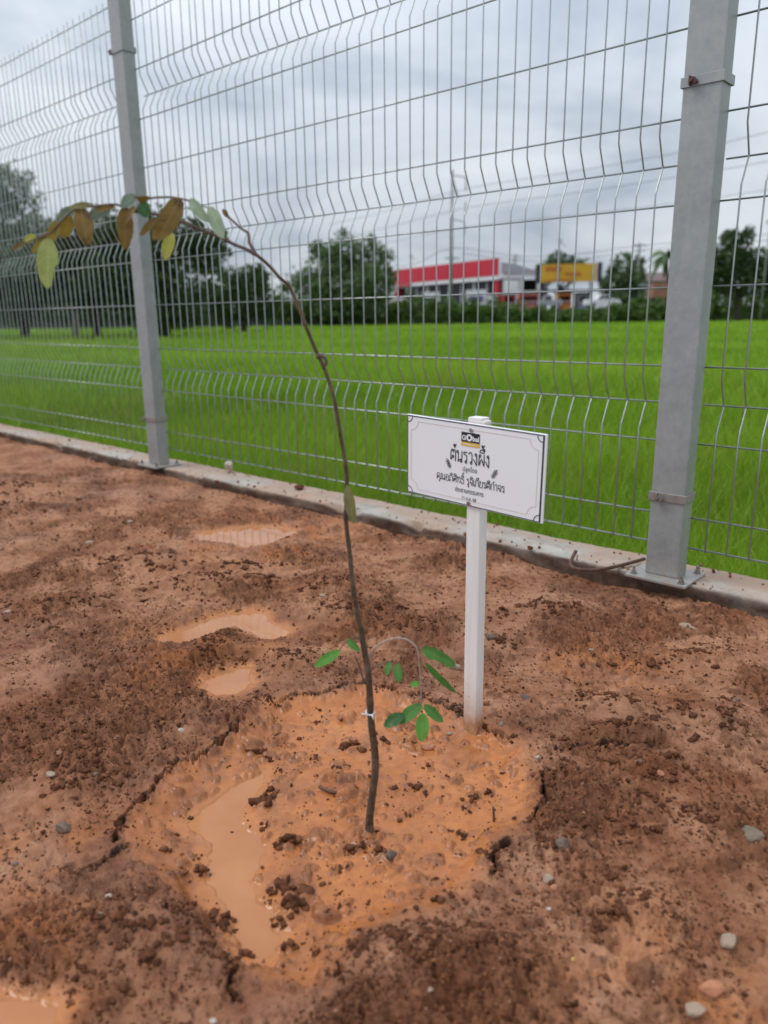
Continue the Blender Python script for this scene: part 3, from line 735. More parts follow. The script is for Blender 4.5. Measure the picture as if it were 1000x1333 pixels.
# ------------------------------------------------------------------ fence
P_S = [0.766, 3.337]           # the two posts along the fence
def make_post(label, cl_low, cl_high, low_mat, high_red):
    root = thing('fence_post', label, 'fence post', (0, 0, 0), F_ROT, 'galvanised fence posts')
    w, d, h = .092, .060, 2.18
    mb = MB(); mb.box((0, 0, h / 2 + .004), (w, d, h)); mb.build('post_tube', M['galv'], root, bevel=.004)
    MB().box((0, 0, h + .010), (w + .004, d + .004, .012)).build('post_cap', M['galv'], root, bevel=.002)
    MB().box((0, .000, 0), (.168, .150, .008)).build('base_plate', M['galv'], root, bevel=.002)
    for ix in (-1, 1):
        for iy in (-1, 1):
            b = MB(); c = (ix * .066, iy * .057)
            b.cyl((c[0], c[1], .0055), .0095, .002, 14); b.cyl((c[0], c[1], .0105), .0072, .008, 6); b.cyl((c[0], c[1], .0175), .0036, .014, 8)
            b.build('anchor_bolt', M['bolt'], root)
    for z, mt, red in ((cl_low, low_mat, False), (cl_high, M['galv'], high_red)):
        b = MB(); hh = .023
        tx, ty = w / 2 + .0025, d / 2 + .0025
        b.box((0, -ty, z), (w + .010, .003, hh)); b.box((0, ty + .001, z), (w + .010, .003, hh)); b.box((-tx - .0005, 0, z), (.003, d + .002, hh)); b.box((tx + .0005, 0, z), (.003, d + .002, hh))
        cl = b.build('clamp_band', mt, root, bevel=.0008, seg=1)
        q = MB(); bx = -.020 if cl_high < 1.6 else -.050
        by = -ty - .004 if cl_high < 1.6 else -ty + .004
        q.cyl((bx, by - .003, z), .0085, .005, 6, 1); q.cyl((bx, by - .009, z), .0042, .012, 8, 1); q.cyl((bx + .008, by - .006, z - .004), .005, .010, 6, 1); q.box((bx - .006, by - .003, z), (.004, .012, .020))
        q.build('clamp_bolt', M['red_bolt'] if red else M['bolt'], cl)
    return root
KZ = .0505 + .004
p1 = make_post('near galvanised fence post on the kerb, its upper clamp bolt reddish', .2789 - KZ, 1.2861 - KZ, M['rusty_band'], True)
p1.location = fpt(1.993, P_S[0], KZ)
p2 = make_post('farther galvanised fence post on the kerb, behind the arched tip of the sapling', .2826 - KZ, 1.8957 - KZ, M['rusty_band'], False)
p2.location = fpt(1.993, P_S[1], KZ)
p3 = copy_tree(p2); p3.location = fpt(1.993, P_S[1] + 2.575, KZ); p3['label'] = 'galvanised fence post at the far left end of the wire fence'

Z14, STEP = .1342, .2
zw = [2.1059, 2.0142, 1.8212, 1.7212, 1.6212, 1.4212, 1.2212, 1.1212, 1.0212, .8212, .6212, .5212, .4212, .2191, .1342]
NOSE = .034
WR = .0023
def vwire_mesh():
    pts = [(0, 0, .1305)]
    for nz in (zw[11], zw[7], zw[3]):
        pts += [(0, 0, nz - .068), (0, .004, nz - .060), (0, NOSE - .003, nz - .005), (0, NOSE, nz), (0, NOSE - .003, nz + .005), (0, .004, nz + .060), (0, 0, nz + .068)]
    pts.append((0, 0, 2.134))
    return MB().tube(pts, WR, 6).mesh('vertical_wire', M['wire'], smooth=True)
VW = vwire_mesh()
def panel(label, s_near, s_far, s_first, step, first_x):
    L = s_far - s_near
    root = thing('wire_fence', label, 'wire fence', fpt(2.017, s_far, 0), F_ROT, 'welded wire fence panels')
    HW = MB().tube([(0, 0, 0), (L, 0, 0)], WR * 1.08, 6).mesh('horizontal_wire', M['wire'], smooth=True)
    for i, z in enumerate(zw):
        link('horizontal_wire', HW, root, (0, (NOSE if i in (3, 7, 11) else 0) + 2 * WR, z))
    s = s_first
    while s < s_far - .004:
        if s > s_near + .004:
            link('vertical_wire', VW, root, (s_far - s, 0, 0), (rng.normal(0, .0012), rng.normal(0, .0012), 0))
        s += step
    return root
panel('wire fence panel between the two posts, behind the sign', P_S[0] + .038, P_S[1] - .040, 1.1024 - 5 * .0552, .0552, 0)
panel('wire fence panel to the left of the farther post, its spiked top in view', P_S[1] + .040, P_S[1] + 2.575 - .040, P_S[1] + .124 - .056, .0556, 0)
panel('wire fence panel to the right of the near post, cut by the picture edge', P_S[0] - 2.54, P_S[0] - .038, .674 - 40 * .0555, .0555, 0)

# ------------------------------------------------------------------ sign on its stake
sb = gpt(616, 942)
SIGN_ROT = -rad(43.27)          # local x along the board, local -y faces the viewer
sg = thing('planting_sign', 'white tree planting sign with Thai writing on a white wooden stake', 'sign', (sb[0], sb[1], ground_z(sb[0], sb[1]) - .004), SIGN_ROT)
sz0 = sg.location.z
ux = np.array([math.cos(SIGN_ROT), math.sin(SIGN_ROT), 0]); uy = np.array([-math.sin(SIGN_ROT), math.cos(SIGN_ROT), 0])
bc = np.array([0.15267, 1.28784, 0.50659])            # centre of the board
rel = bc - np.array(sg.location)
bx_, by_ = rel @ ux, rel @ uy
bz = rel[2]
top_z = bz + .083
def local_at(px, py, yl):
    d = ray(px, py); o = CPOS - np.array(sg.location)
    t = (yl - o @ uy) / (d @ uy); q = o + d * t
    return q @ ux, q[2]
st = MB().box((0, 0, 0), (.0290, .0225, top_z + .12))
x_top = local_at(617, 690, by_ + .014)[0]
sto = st.build('stake', M['stake'], sg, bevel=.0016)
sto.location = (x_top * .5, by_ + .0150, (top_z - .12) / 2); sto.rotation_euler = (0, math.atan2(x_top, bz) * 0.0 , 0)
sto.location.x = (x_top + local_at(615, 900, by_ + .004)[0]) / 2
# shift the mesh so that its object z = 0 is at the soil line
for v in sto.data.vertices: v.co.z += (top_z - .12) / 2
sto.location.z = 0
BW, BH = .2934, .1479
bd = MB().box((0, 0, 0), (BW, .004, BH)).build('sign_board', M['board'], sg, bevel=.0006, loc=(bx_, by_, bz), rot=(rad(1.8), rad(1.97), 0), seg=1)
FY = -.0023
def flat(name, polys, mat, y=FY, t=.0003):
    b = MB()
    for P in polys: b.prism(P, y - t, y)
    return b.build(name, mat, bd)
def rect(x0, z0, x1, z1): return [(x0, z0), (x1, z0), (x1, z1), (x0, z1)]
hw, hh = BW / 2, BH / 2
flat('border_line', [rect(-hw + .0012, hh - .0030, hw - .0034, hh - .0014), rect(-hw + .0012, -hh + .0012, hw - .0034, -hh + .0026), rect(-hw + .0012, -hh + .0026, -hw + .0024, hh - .0030), rect(hw - .0064, -hh + .0026, hw - .0034, hh - .0030)], M['print_navy'])
def arc(cx, cz, r0, r1, a0, a1, n=9):
    A = [a0 + (a1 - a0) * i / n for i in range(n + 1)]
    return [(cx + r1 * math.cos(a), cz + r1 * math.sin(a)) for a in A] + [(cx + r0 * math.cos(a), cz + r0 * math.sin(a)) for a in A[::-1]]
x0, x1, z0, z1 = -hw + .0024, hw - .0058, -hh + .0026, hh - .0030
cs = [(x0, z1, -math.pi / 2, 0), (x1, z1, math.pi, 1.5 * math.pi), (x0, z0, 0, math.pi / 2), (x1, z0, math.pi / 2, math.pi)]
arcs = []
for cx_, cz_, a0, a1 in cs:
    P = arc(cx_, cz_, .0098, .0112, a0, a1)
    for i in range(9): arcs.append([P[i], P[i + 1], P[18 - i], P[19 - i]])
flat('corner_arc', arcs, M['print_navy'])
ins, rr_ = .0075, .0165
q0, q1, w0, w1, lw = x0 + ins, x1 - ins, z0 + ins, z1 - ins, .0005
tan = [rect(q0 + rr_, w1 - lw, q1 - rr_, w1), rect(q0 + rr_, w0, q1 - rr_, w0 + lw), rect(q0, w0 + rr_, q0 + lw, w1 - rr_), rect(q1 - lw, w0 + rr_, q1, w1 - rr_)]
for cx_, cz_, a0, a1 in [(q0, w1, -math.pi / 2, 0), (q1, w1, math.pi, 1.5 * math.pi), (q0, w0, 0, math.pi / 2), (q1, w0, math.pi / 2, math.pi)]:
    P = arc(cx_, cz_, rr_ - .0003, rr_ + .0003, a0, a1)
    for i in range(9): tan.append([P[i], P[i + 1], P[18 - i], P[19 - i]])
flat('thin_tan_line', tan, M['print_tan'])
def text(name, body, x, z, size, mat, sx=1.0, y=FY - .0001, weight=0.0):
    cu = bpy.data.curves.new(name, 'FONT'); cu.body = body; cu.size = size; cu.align_x = 'CENTER'; cu.align_y = 'BOTTOM_BASELINE'
    cu.offset = weight; cu.extrude = .00015; cu.resolution_u = 3
    cu.materials.append(mat)
    o = link(name, cu, bd, (x, y, z), (math.pi / 2, 0, 0)); o.scale = (sx, 1, 1)
    return o
def text_fit(name, body, x0_, x1_, z, size, mat, y=FY - .0001, weight=0.0):
    o = text(name, body, (x0_ + x1_) / 2, z, size, mat, 1.0, y, weight)
    bpy.context.view_layer.update()
    w = o.dimensions.x
    if w > 1e-5: o.scale = ((x1_ - x0_) / w, 1, 1)
    me = bpy.data.meshes.new_from_object(o.evaluated_get(bpy.context.evaluated_depsgraph_get()))
    cu = o.data; lc, ro, sc = o.location.copy(), o.rotation_euler.copy(), o.scale.copy()
    bpy.data.objects.remove(o); bpy.data.curves.remove(cu)
    me.name = name; q = link(name, me, bd, lc, ro); q.scale = sc
    return q
LX = -.0020
flat('logo_panel', [rect(LX - .0195, .0405, LX + .0195, .0575)], M['print_black'])
flat('logo_bar', [rect(LX - .0195, .0335, LX + .0195, .0402)], M['print_yellow'])
text_fit('logo_lettering', 'Gl', LX - .0180, LX - .0092, .0440, .0115, M['print_white'], FY - .0004, .0003); text_fit('logo_lettering', 'bal', LX + .0048, LX + .0182, .0440, .0115, M['print_white'], FY - .0004, .0003)
ring = []
P = arc(LX - .0022, .0488, .0030, .0062, 0, 2 * math.pi, 24)
for i in range(24): ring.append([P[i], P[i + 1], P[48 - i], P[49 - i]])
flat('logo_ring', ring, M['print_white'], FY - .0004)
flat('logo_small_lettering', [rect(LX - .0150 + i * .0030, .0362, LX - .0150 + i * .0030 + .0021, .0376) for i in range(10)], M['print_white'], FY - .0003)
# looped Thai lettering drawn as pen strokes: each glyph is (advance, strokes, loops)
TH = {
 'ko': (.86, [[(.12, 0), (.12, .62), (.22, .72), (.08, .80), (.22, .96), (.46, 1), (.66, .93), (.72, .78), (.72, 0)]], []),
 'kho': (.86, [[(.30, .36), (.12, .10), (.12, .02), (.10, .70), (.24, .95), (.44, 1), (.64, .95), (.73, .75), (.73, 0)]], [(.40, .45, .11)]),
 'ngo': (.66, [[(.46, .84), (.48, .10), (.42, 0), (.06, .46)]], [(.35, .87, .11)]),
 'cho': (.80, [[(.08, .76), (.20, .95), (.40, 1), (.60, .93), (.66, .74), (.62, .0), (.46, .22), (.34, .38)]], [(.26, .46, .11)]),
 'no2': (1.16, [[(.20, .14), (.20, .72), (.10, .84), (.26, .99), (.44, .96), (.52, .80), (.52, .0)], [(.52, .10), (.86, .26), (1.0, .20)], [(1.0, 1), (1.0, .06)]], [(.10, .11, .10), (.90, .10, .10)]),
 'to': (.88, [[(.30, .34), (.12, .10), (.10, .70), (.20, .97), (.32, 1.02), (.42, .76), (.53, 1.02), (.66, .97), (.74, .76), (.74, 0)]], [(.40, .40, .11)]),
 'tho': (.86, [[(.24, .86), (.24, 0)], [(.24, .62), (.44, .94), (.60, 1), (.72, .90), (.73, 0)]], [(.14, .88, .11)]),
 'thong': (.80, [[(.66, 1), (.44, .90), (.22, .98), (.12, .84), (.22, .72), (.50, .70), (.66, .56), (.66, .12), (.52, 0), (.26, 0), (.16, .12), (.18, .40)]], []),
 'no': (.88, [[(.24, .84), (.24, .02)], [(.24, .02), (.40, .22), (.56, .26), (.73, .20)], [(.73, 1), (.73, .04)]], [(.13, .88, .11), (.64, .10, .10)]),
 'pho': (.90, [[(.12, .84), (.12, 0), (.44, .60), (.76, 0), (.76, 1)]], [(.23, .87, .11)]),
 'phosamphao': (.88, [[(.22, .14), (.22, .66), (.10, .78), (.24, .96), (.48, 1), (.68, .93), (.74, .76), (.74, 0)]], [(.12, .12, .11)]),
 'yo': (.84, [[(.12, .80), (.26, .58), (.12, .46), (.12, .12), (.26, 0), (.56, 0), (.70, .12), (.70, 1)]], [(.22, .87, .11)]),
 'ro': (.66, [[(.54, 1), (.34, .90), (.18, .97), (.10, .84), (.20, .74), (.44, .68), (.50, .54), (.50, .12)]], [(.40, .11, .11)]),
 'wo': (.70, [[(.08, .80), (.20, .96), (.36, 1), (.50, .92), (.54, .74), (.54, .12)]], [(.44, .11, .11)]),
 'so': (.86, [[(.30, .36), (.12, .10), (.12, .50), (.24, .64), (.50, .66), (.64, .56)], [(.10, .80), (.24, .96), (.44, 1), (.64, .92), (.72, .74), (.72, 0)], [(.60, .86), (.80, 1.08)]], [(.40, .42, .10)]),
 'o': (.82, [[(.12, .62), (.12, .14), (.26, 0), (.52, 0), (.68, .14), (.68, .76), (.54, .96), (.34, 1), (.12, .88)]], [(.24, .60, .11)]),
 'e': (.40, [[(.12, 1), (.12, .10)]], [(.23, .11, .11)]),
 'am': (.62, [[(.06, .80), (.18, .96), (.32, 1), (.44, .92), (.48, .74), (.48, 0)]], [(-.22, 1.28, .10)]),
 'i': (0, [[(-.66, 1.14), (-.60, 1.30), (-.40, 1.40), (-.20, 1.32), (-.12, 1.14), (-.66, 1.14)]], []),
 'ii': (0, [[(-.66, 1.14), (-.60, 1.30), (-.40, 1.40), (-.20, 1.32), (-.12, 1.14), (-.66, 1.14)], [(-.12, 1.14), (-.12, 1.52)]], []),
 'ue': (0, [[(-.70, 1.14), (-.64, 1.30), (-.44, 1.40), (-.24, 1.32), (-.16, 1.14), (-.70, 1.14)]], [(-.14, 1.38, .08)]),
 'u': (0, [[(-.14, -.14), (-.14, -.42)]], [(-.22, -.18, .08)]),
 'tone': (0, [[(-.34, 1.30), (-.22, 1.18), (-.20, 1.32), (-.06, 1.52)]], [(-.34, 1.40, .08)]),
 'toneup': (0, [[(-.40, 1.58), (-.28, 1.48), (-.26, 1.60), (-.10, 1.80)]], [(-.40, 1.68, .08)]),
 'thanthakhat': (0, [[(-.30, 1.66), (-.24, 1.80), (-.06, 1.92)]], [(-.34, 1.60, .08)]),
 'space': (.45, [], []),
}
def thai(name, keys, x0_, x1_, z, xh, pen, mat):
    """pen-stroke lettering between x0_ and x1_ on the board, x-height xh"""
    W_ = sum(TH[q][0] for q in keys); kx = (x1_ - x0_) / W_; b = MB(); x = 0.0; y1 = FY - .0001; cnt = 0
    def strip(P, closed=False):
        nonlocal cnt
        cnt += 1; yt = y1 - .00030 - .000004 * cnt
        P = [np.array(q) for q in P]; n = len(P); L_, R_ = [], []
        for i in range(n):
            a = P[i - 1] if (i or closed) else P[i]; c = P[(i + 1) % n] if (i < n - 1 or closed) else P[i]
            t = c - a; t = t / (np.linalg.norm(t) + 1e-12); q = np.array([-t[1], t[0]]) * pen / 2
            L_.append(P[i] + q); R_.append(P[i] - q)
        for i in range(n if closed else n - 1):
            j = (i + 1) % n
            b.prism([tuple(L_[i]), tuple(R_[i]), tuple(R_[j]), tuple(L_[j])], yt, y1)
    for q in keys:
        adv, st_, lp = TH[q]
        for S in st_:
            S2 = [p[:2] for p in spline([np.array([u, v, 0]) for u, v in S], 3)]
            strip([(x0_ + (x + u) * kx, z + v * xh) for u, v in S2])
        for (u, v, r) in lp:
            strip([(x0_ + (x + u + r * math.cos(a)) * kx, z + (v + r * math.sin(a)) * xh) for a in np.linspace(0, 2 * math.pi, 10, endpoint=False)], True)
        x += adv
    return b.build(name, mat, bd)
thai('title_lettering', ['to', 'tone', 'no', 'ro', 'wo', 'ngo', 'pho', 'ue', 'toneup', 'ngo'], -.0455, .0405,   .0030, .0205, .0016, M['print_black'])
thai('name_lettering', ['kho', 'u', 'no2', 'o', 'phosamphao', 'i', 'so', 'i', 'tho', 'thong', 'i', 'thanthakhat', 'space', 'ro', 'u', 'cho', 'i', 'e', 'ko', 'ii', 'yo', 'ro', 'to', 'i', 'ko', 'am', 'cho', 'ro'], -.0755, .0720, -.0350, .0112, .00085, M['print_black'])
text_fit('small_lettering', 'ปลูกโดย', -.0170, .0135, -.0115, .0115, M['print_grey'])
text_fit('role_lettering', 'ประธานกรรมการ', -.0335, .0285, -.0505, .0112, M['print_grey'], weight=.0001)
text_fit('date_lettering', '11 ก.ค. 68', -.0180, .0125, -.0630, .0090, M['print_grey'])
def sprig(x, z, ang, flip):
    P = []
    ca, sa = math.cos(ang), math.sin(ang)
    def leaf(cx_, cz_, L, W, a):
        pts = [(L * .5 * math.cos(t), W * .5 * math.sin(t)) for t in np.linspace(0, 2 * math.pi, 8, endpoint=False)]
        out = []
        for u, v in pts:
            uu, vv = u * math.cos(a) - v * math.sin(a) + cx_, u * math.sin(a) + v * math.cos(a) + cz_
            out.append((x + uu * ca - vv * sa, z + uu * sa + vv * ca))
        return out
    for i in range(4):
        for s in (-1, 1): P.append(leaf(-.005 + i * .0035 + .001, s * .0022, .0054, .0015, s * .85))
    P.append(leaf(.0095, 0, .005, .002, 0)); P.append([(x + u * ca - v * sa, z + u * sa + v * ca) for u, v in [(-.008, -.0003), (.008, -.0003), (.008, .0003), (-.008, .0003)]])
    return P
for x_, z_, an in ((-.0480, -.0050, rad(118)), (.0490, -.0080, rad(58))):
    for i, P in enumerate([sprig(x_, z_, an, 0)]):
        b = MB()
        for j, Q in enumerate(P): b.prism(Q, FY - .0003 - .00002 * j, FY)
        b.build('leaf_sprig_print', M['print_black'], bd)
for zz in (.0625, -.0680):
    b = MB(); b.cyl((LX + (.0015 if zz > 0 else .0), FY - .0012, zz), .0036, .0024, 14, 1, .0028); b.box((LX + (.0015 if zz > 0 else 0), FY - .0026, zz), (.0045, .0006, .0008)); b.build('screw', M['bolt'], bd)
wht = MB().box((LX + .007, .0155, hh + .0002), (.034, .020, .009)).build('stake_top', M['stake'], bd, bevel=.003)

# ------------------------------------------------------------------ the sapling
base = gpt(483, 1077, -.005)
YB = base[1]
def sp(px, py, dy=0.0): return dpt(px, py, YB + dy)
sap = thing('sapling', 'thin young tree bowing to the left, planted in a muddy basin', 'sapling', (base[0], base[1], base[2]))
O = np.array(sap.location)
def tube_part(name, pts, r, mat, parent=sap, n=8, m=6, knob=0.0):
    Q = spline(pts, m); k = len(Q)
    if knob:
        rj = np.random.default_rng(k); kn = k // 7 + 3; jk = rj.normal(0, .0017, (kn, 3)); jk[0] = jk[-1] = 0; jit = np.stack([np.interp(np.linspace(0, 1, k), np.linspace(0, 1, kn), jk[:, c]) for c in range(3)], -1); Q = [q + j for q, j in zip(Q, jit)]
    rs = np.interp(np.linspace(0, 1, k), np.linspace(0, 1, len(r)), r)
    if knob: rs = rs * (1 + knob * np.clip(np.sin(np.arange(k) * 1.7) + np.sin(np.arange(k) * .61), 0, 2) * .5)
    return MB().tube([q - O for q in Q], list(rs), n).build(name, mat, parent, smooth=True)
tube_part('stem', [sp(482, 1090), sp(483, 1075), sp(486, 1030, .005), sp(488, 985, .01), sp(483, 940, .01), sp(480, 900, .012), sp(478, 865, .015), sp(473, 842, .015), sp(466, 810, .02), sp(460, 770, .02), sp(456, 720, .025), sp(454, 690, .03),
          sp(452, 650, .03), sp(449, 610, .03), sp(443, 565, .03), sp(435, 520, .03), sp(424, 485, .03), sp(413, 458, .03), sp(401, 425, .03), sp(390, 400, .03), sp(376, 375, .03), sp(362, 362, .03), sp(348, 345, .03), sp(332, 330, .03)],
          [.0070, .0057, .0054, .0049, .0042, .0036, .0031, .0028, .0026, .0025, .0024, .0024, .0023, .0022], M['bark'], n=10, m=5, knob=.08)
tube_part('branch', [sp(334, 332, .03), sp(322, 325, .03), sp(305, 317, .03), sp(286, 308, .025), sp(262, 297, .02), sp(232, 284, .015), (sp(205, 280, .01)), sp(178, 276, .005), sp(150, 269, 0), sp(122, 268, -.005), sp(100, 271, -.01), sp(84, 284, -.015), sp(66, 303, -.02), sp(50, 312, -.02), sp(34, 316, -.02)],
          [.0025, .0021, .0018, .0016, .0014, .0012, .0010, .0007], M['young_bark'], knob=.08)
tube_part('branch', [sp(333, 331, .03), sp(327, 314, .035), sp(318, 303, .04), sp(308, 294, .045), sp(296, 281, .05)], [.0024, .0019, .0016, .0014], M['young_bark'], knob=.06)
tube_part('twig', [sp(176, 275, .005), sp(186, 262, .004), sp(200, 257.5, .003), sp(225, 257, .002), sp(245, 261, .0), sp(259, 266, .0), sp(272, 271, .0)], [.0014, .0014, .0012, .0008], M['young_bark'])
tube_part('twig', [sp(480, 856, .015), sp(486, 847, .01), sp(493, 840, .0), sp(505, 833, -.005), sp(521, 830.5, -.01), sp(534, 835, -.012), sp(543, 845, -.015), sp(545.5, 862, -.015), sp(548, 888, -.015), sp(548, 918, -.015)], [.0018, .0014, .0013, .0012, .0010, .0008], M['pale_twig'])
tube_part('twig', [sp(482, 874, .012), sp(490, 868, .008), sp(498, 863, .004), sp(508, 861, .002), sp(516, 864, 0)], [.0010, .0008, .0006], M['young_bark'])
tube_part('twig', [sp(474, 836, .015), sp(466, 831, .012), sp(460, 830.5, .008), sp(453, 833, .004), sp(446, 840, 0), sp(441, 849, 0)], [.0010, .0009, .0006], M['young_bark'])
tube_part('dead_twig', [sp(462, 853, -.01), sp(467, 865, -.005), sp(471, 878, .004), sp(475, 890, .012)], [.0008, .0009, .0012], M['young_bark'])
tube_part('curled_bud', [sp(413, 466, .03), sp(415, 463, .025), sp(419, 463.5, .022), sp(423, 466, .022), (sp(425, 470, .022)), sp(424, 475, .022), sp(421, 473, .022)], [.0018, .0028, .0024, .0020, .0022, .0012], M['young_bark'])
tie = MB()
tc_ = sp(482, 927, .01) - O
ring_pts = [tc_ + np.array([.0063 * math.cos(a), .0063 * math.sin(a), .0016 * math.sin(a)]) for a in np.linspace(0, 2 * math.pi, 13)]
tie.tube(ring_pts, .0011, 6, False)
tie.tube([tc_ + np.array([-.004, -.006, 0]), tc_ + np.array([-.009, -.008, .001]), tc_ + np.array([-.013, -.008, .002])], .0009, 5); tie.tube([tc_ + np.array([.002, -.007, 0]), tc_ + np.array([.004, -.009, -.003]), tc_ + np.array([.005, -.009, -.007])], .0014, 5)
tie.build('thread_tie', M['thread'], sap, smooth=True)

def leaf(p0, p1, wpx, key, dy0=0.0, dy1=0.0, roll=0.0, curl=.12, fold=.25, wave=.03, seed=0, notch_=None, label=None):
    rg = np.random.default_rng(seed + 100)
    a, b_ = sp(*p0, dy0), sp(*p1, dy1)
    L = np.linalg.norm(b_ - a); t = (b_ - a) / L
    view = CPOS - (a + b_) / 2; view /= np.linalg.norm(view)
    s = np.cross(view, t); s /= np.linalg.norm(s); nrm = np.cross(t, s)
    s, nrm = s * math.cos(roll) + nrm * math.sin(roll), nrm * math.cos(roll) - s * math.sin(roll)
    W = .90 * wpx / FPX * (((a + b_) / 2 - CPOS) @ CF) / max(abs(math.cos(roll)), .35)
    nu, nv = 15, 7
    VV, UV = [], []
    for i in range(nu):
        u = i / (nu - 1)
        half = W / 2 * (math.sin(math.pi * min(1, u ** .92)) ** .60) * 1.0 + .0004
        cen = a + t * L * u + nrm * (curl * L * math.sin(math.pi * u) * .5)
        for j in range(nv):
            v = (j / (nv - 1) - .5) * 2
            hv = half
            if notch_ and notch_[0] < u < notch_[1] and v * notch_[2] > 0: hv = half * notch_[3]
            hv *= 1 + rg.normal(0, .018)
            z = fold * abs(v) * half + wave * W * math.sin(u * 13 + v * 2 + seed) * abs(v)
            VV.append(cen + s * hv * v + nrm * z - O); UV.append((u, j / (nv - 1)))
    FF = [[i * nv + j, i * nv + j + 1, (i + 1) * nv + j + 1, (i + 1) * nv + j] for i in range(nu - 1) for j in range(nv - 1)]
    me = mesh_np('leaf', VV, np.array(FF), LEAF[key], smooth=True)
    uv = me.uv_layers.new(name='UVMap')
    li = np.empty(len(me.loops), np.int32); me.loops.foreach_get('vertex_index', li)
    uv.data.foreach_set('uv', np.array(UV, np.float32)[li].ravel())
    o = link('leaf', me, sap)
    if label: o['label'] = label
    return o
LV = [((63, 309), (62, 376), 28, 'lime', -.02, -.03, .1, .10, .2, (.55, .86, 1, .72), 'largest lime green leaf hanging at the tip'),
      ((77, 288), (63, 318), 15, 'mustard', -.015, -.02, .3, .1, .2, None, None), ((91, 281), (81, 310), 17, 'mustard', -.01, -.01, -.2, .1, .2, None, None),
      ((104, 268), (115, 321), 25, 'brown', -.01, -.03, 0, .12, .15, None, 'brown leaf with a dark blotch'), ((124, 268), (90, 271), 8, 'olive', 0, -.02, .6, .15, .3, None, None),
      ((97, 270), (76, 289), 15, 'sage', 0, .01, .3, .1, .2, None, None), ((147, 267), (112, 286), 15, 'sage', 0, .015, .2, .1, .2, None, None),
      ((150, 269), (124, 275), 7, 'brown', 0, -.01, .5, .1, .3, None, None),
      ((162, 270), (163, 325), 22, 'brown', -.005, -.02, -.1, .12, .18, None, None), ((176, 268), (160, 295), 8, 'brown', -.012, -.022, .4, .1, .35, None, None),
      ((176, 254), (158, 270), 15, 'sage', 0, -.01, .3, .1, .25, None, None), ((176, 255), (196, 256), 8, 'brown', 0, -.015, .7, .3, .4, None, None),
      ((184, 263), (192, 283), 18, 'dark', -.005, -.01, .2, .1, .2, None, None), ((235, 257), (205, 314), 28, 'brown', -.01, -.04, 0, .10, .18, None, 'broadest brown leaf, in front of the farther post'),
      ((205, 284), (183, 307), 10, 'brown', .01, -.01, .3, .1, .3, None, None), ((206, 291), (200, 313), 9, 'brown', .01, -.01, .3, .1, .3, None, None),
      ((224, 303), (215, 339), 16, 'yellow', .005, -.01, .2, .1, .2, None, 'yellow leaf hanging below the brown one'), ((247, 259), (271, 289), 16, 'pale', 0, -.015, .2, .1, .15, None, None),
      ((273, 269), (291, 311), 19, 'pale', 0, -.02, .1, .1, .15, None, None), ((296, 283), (290, 272), 6, 'brown', .05, .05, .2, .1, .3, None, None),
      ((47, 307), (32, 314), 10, 'yellow', -.02, -.02, .2, .1, .2, None, None), ((53, 313), (43, 330), 7, 'mustard', -.02, -.025, .3, .1, .3, None, None), ((33, 315), (17, 325), 5, 'brown', -.02, -.02, .4, .1, .3, None, None), ((60, 305), (50, 322), 8, 'brown', -.018, -.02, .4, .1, .3, None, None),
      ((452, 631), (461, 682), 15, 'olive', .025, .015, .25, .08, .25, None, 'single olive leaf halfway up the stem'),
      ((549, 843), (594, 867), 19, 'green', -.015, -.03, .2, .1, .15, (.42, .72, -1, .62), None), ((553, 862), (594, 902), 9, 'green', -.015, -.02, .6, .05, .2, None, None), ((546, 889), (534, 892.5), 8, 'bright', -.015, -.02, .2, .1, .1, None, None),
      ((549, 917), (518, 942), 18, 'green', -.015, -.03, .2, .1, .2, None, None), ((526, 930), (500, 946), 17, 'dark', -.025, -.035, .3, .1, .25, None, None), ((551, 928), (549, 966), 19, 'bright', -.02, -.04, .1, .12, .2, None, 'bright green leaf pointing down at the end of the pale twig'),
      ((552, 917), (577, 940), 14, 'green', -.015, -.03, .2, .1, .2, None, None), ((556, 919), (568, 924), 6, 'dark', -.01, 0, .3, .1, .2, None, None),
      ((508, 861), (503, 879), 9, 'green', 0, -.01, .2, .1, .2, None, None), ((517, 863), (520, 889), 12, 'green', 0, -.015, .1, .1, .2, None, None),
      ((452, 832), (469, 848), 10, 'green', .004, -.01, .3, .1, .2, None, None), ((443, 847), (409, 868), 14, 'bright', 0, -.02, .1, .1, .2, None, 'bright green leaf on the left of the stem')]
for i, (a, b_, w_, key, d0, d1, rl, cu, fo, no, lb) in enumerate(LV): leaf(a, b_, w_, key, d0, d1, rl, cu, fo, .03, i, no, lb)

# ------------------------------------------------------------------ small things lying about
STONE = {
    'grey': simple('grey_stone', (0.150, 0.098, 0.070), .7, 0, .3, 60, .5), 'dark': simple('dark_stone', (0.085, 0.062, 0.05), .6, 0, .3, 80, .4), 'pale': simple('pale_stone', (0.30, 0.22, 0.16), .7, 0, .2, 70, .4, dirt=(.3, .17, .10)),
    'tan': simple('tan_stone', (0.33, 0.235, 0.165), .7, 0, .2, 70, .4, dirt=(.24, .12, .07)), 'olive': simple('olive_stone', (0.16, 0.12, 0.08), .7, 0, .2, 70, .4, dirt=(.2, .11, .07)), 'brick': simple('brick_chip', (0.40, 0.165, 0.085), .8, 0, .2, 70, .4),
    'white': simple('white_pebble', (0.42, 0.34, 0.275), .7, 0, .15, 70, .3), 'yellow': simple('yellow_pebble', (0.50, 0.33, 0.08), .6, 0, .2, 70, .3), 'concrete': simple('concrete_chunk', (.50, .42, .36), .85, 0, .2, 60, .6, dirt=(.42, .24, .15), dirt_amt=.7)}
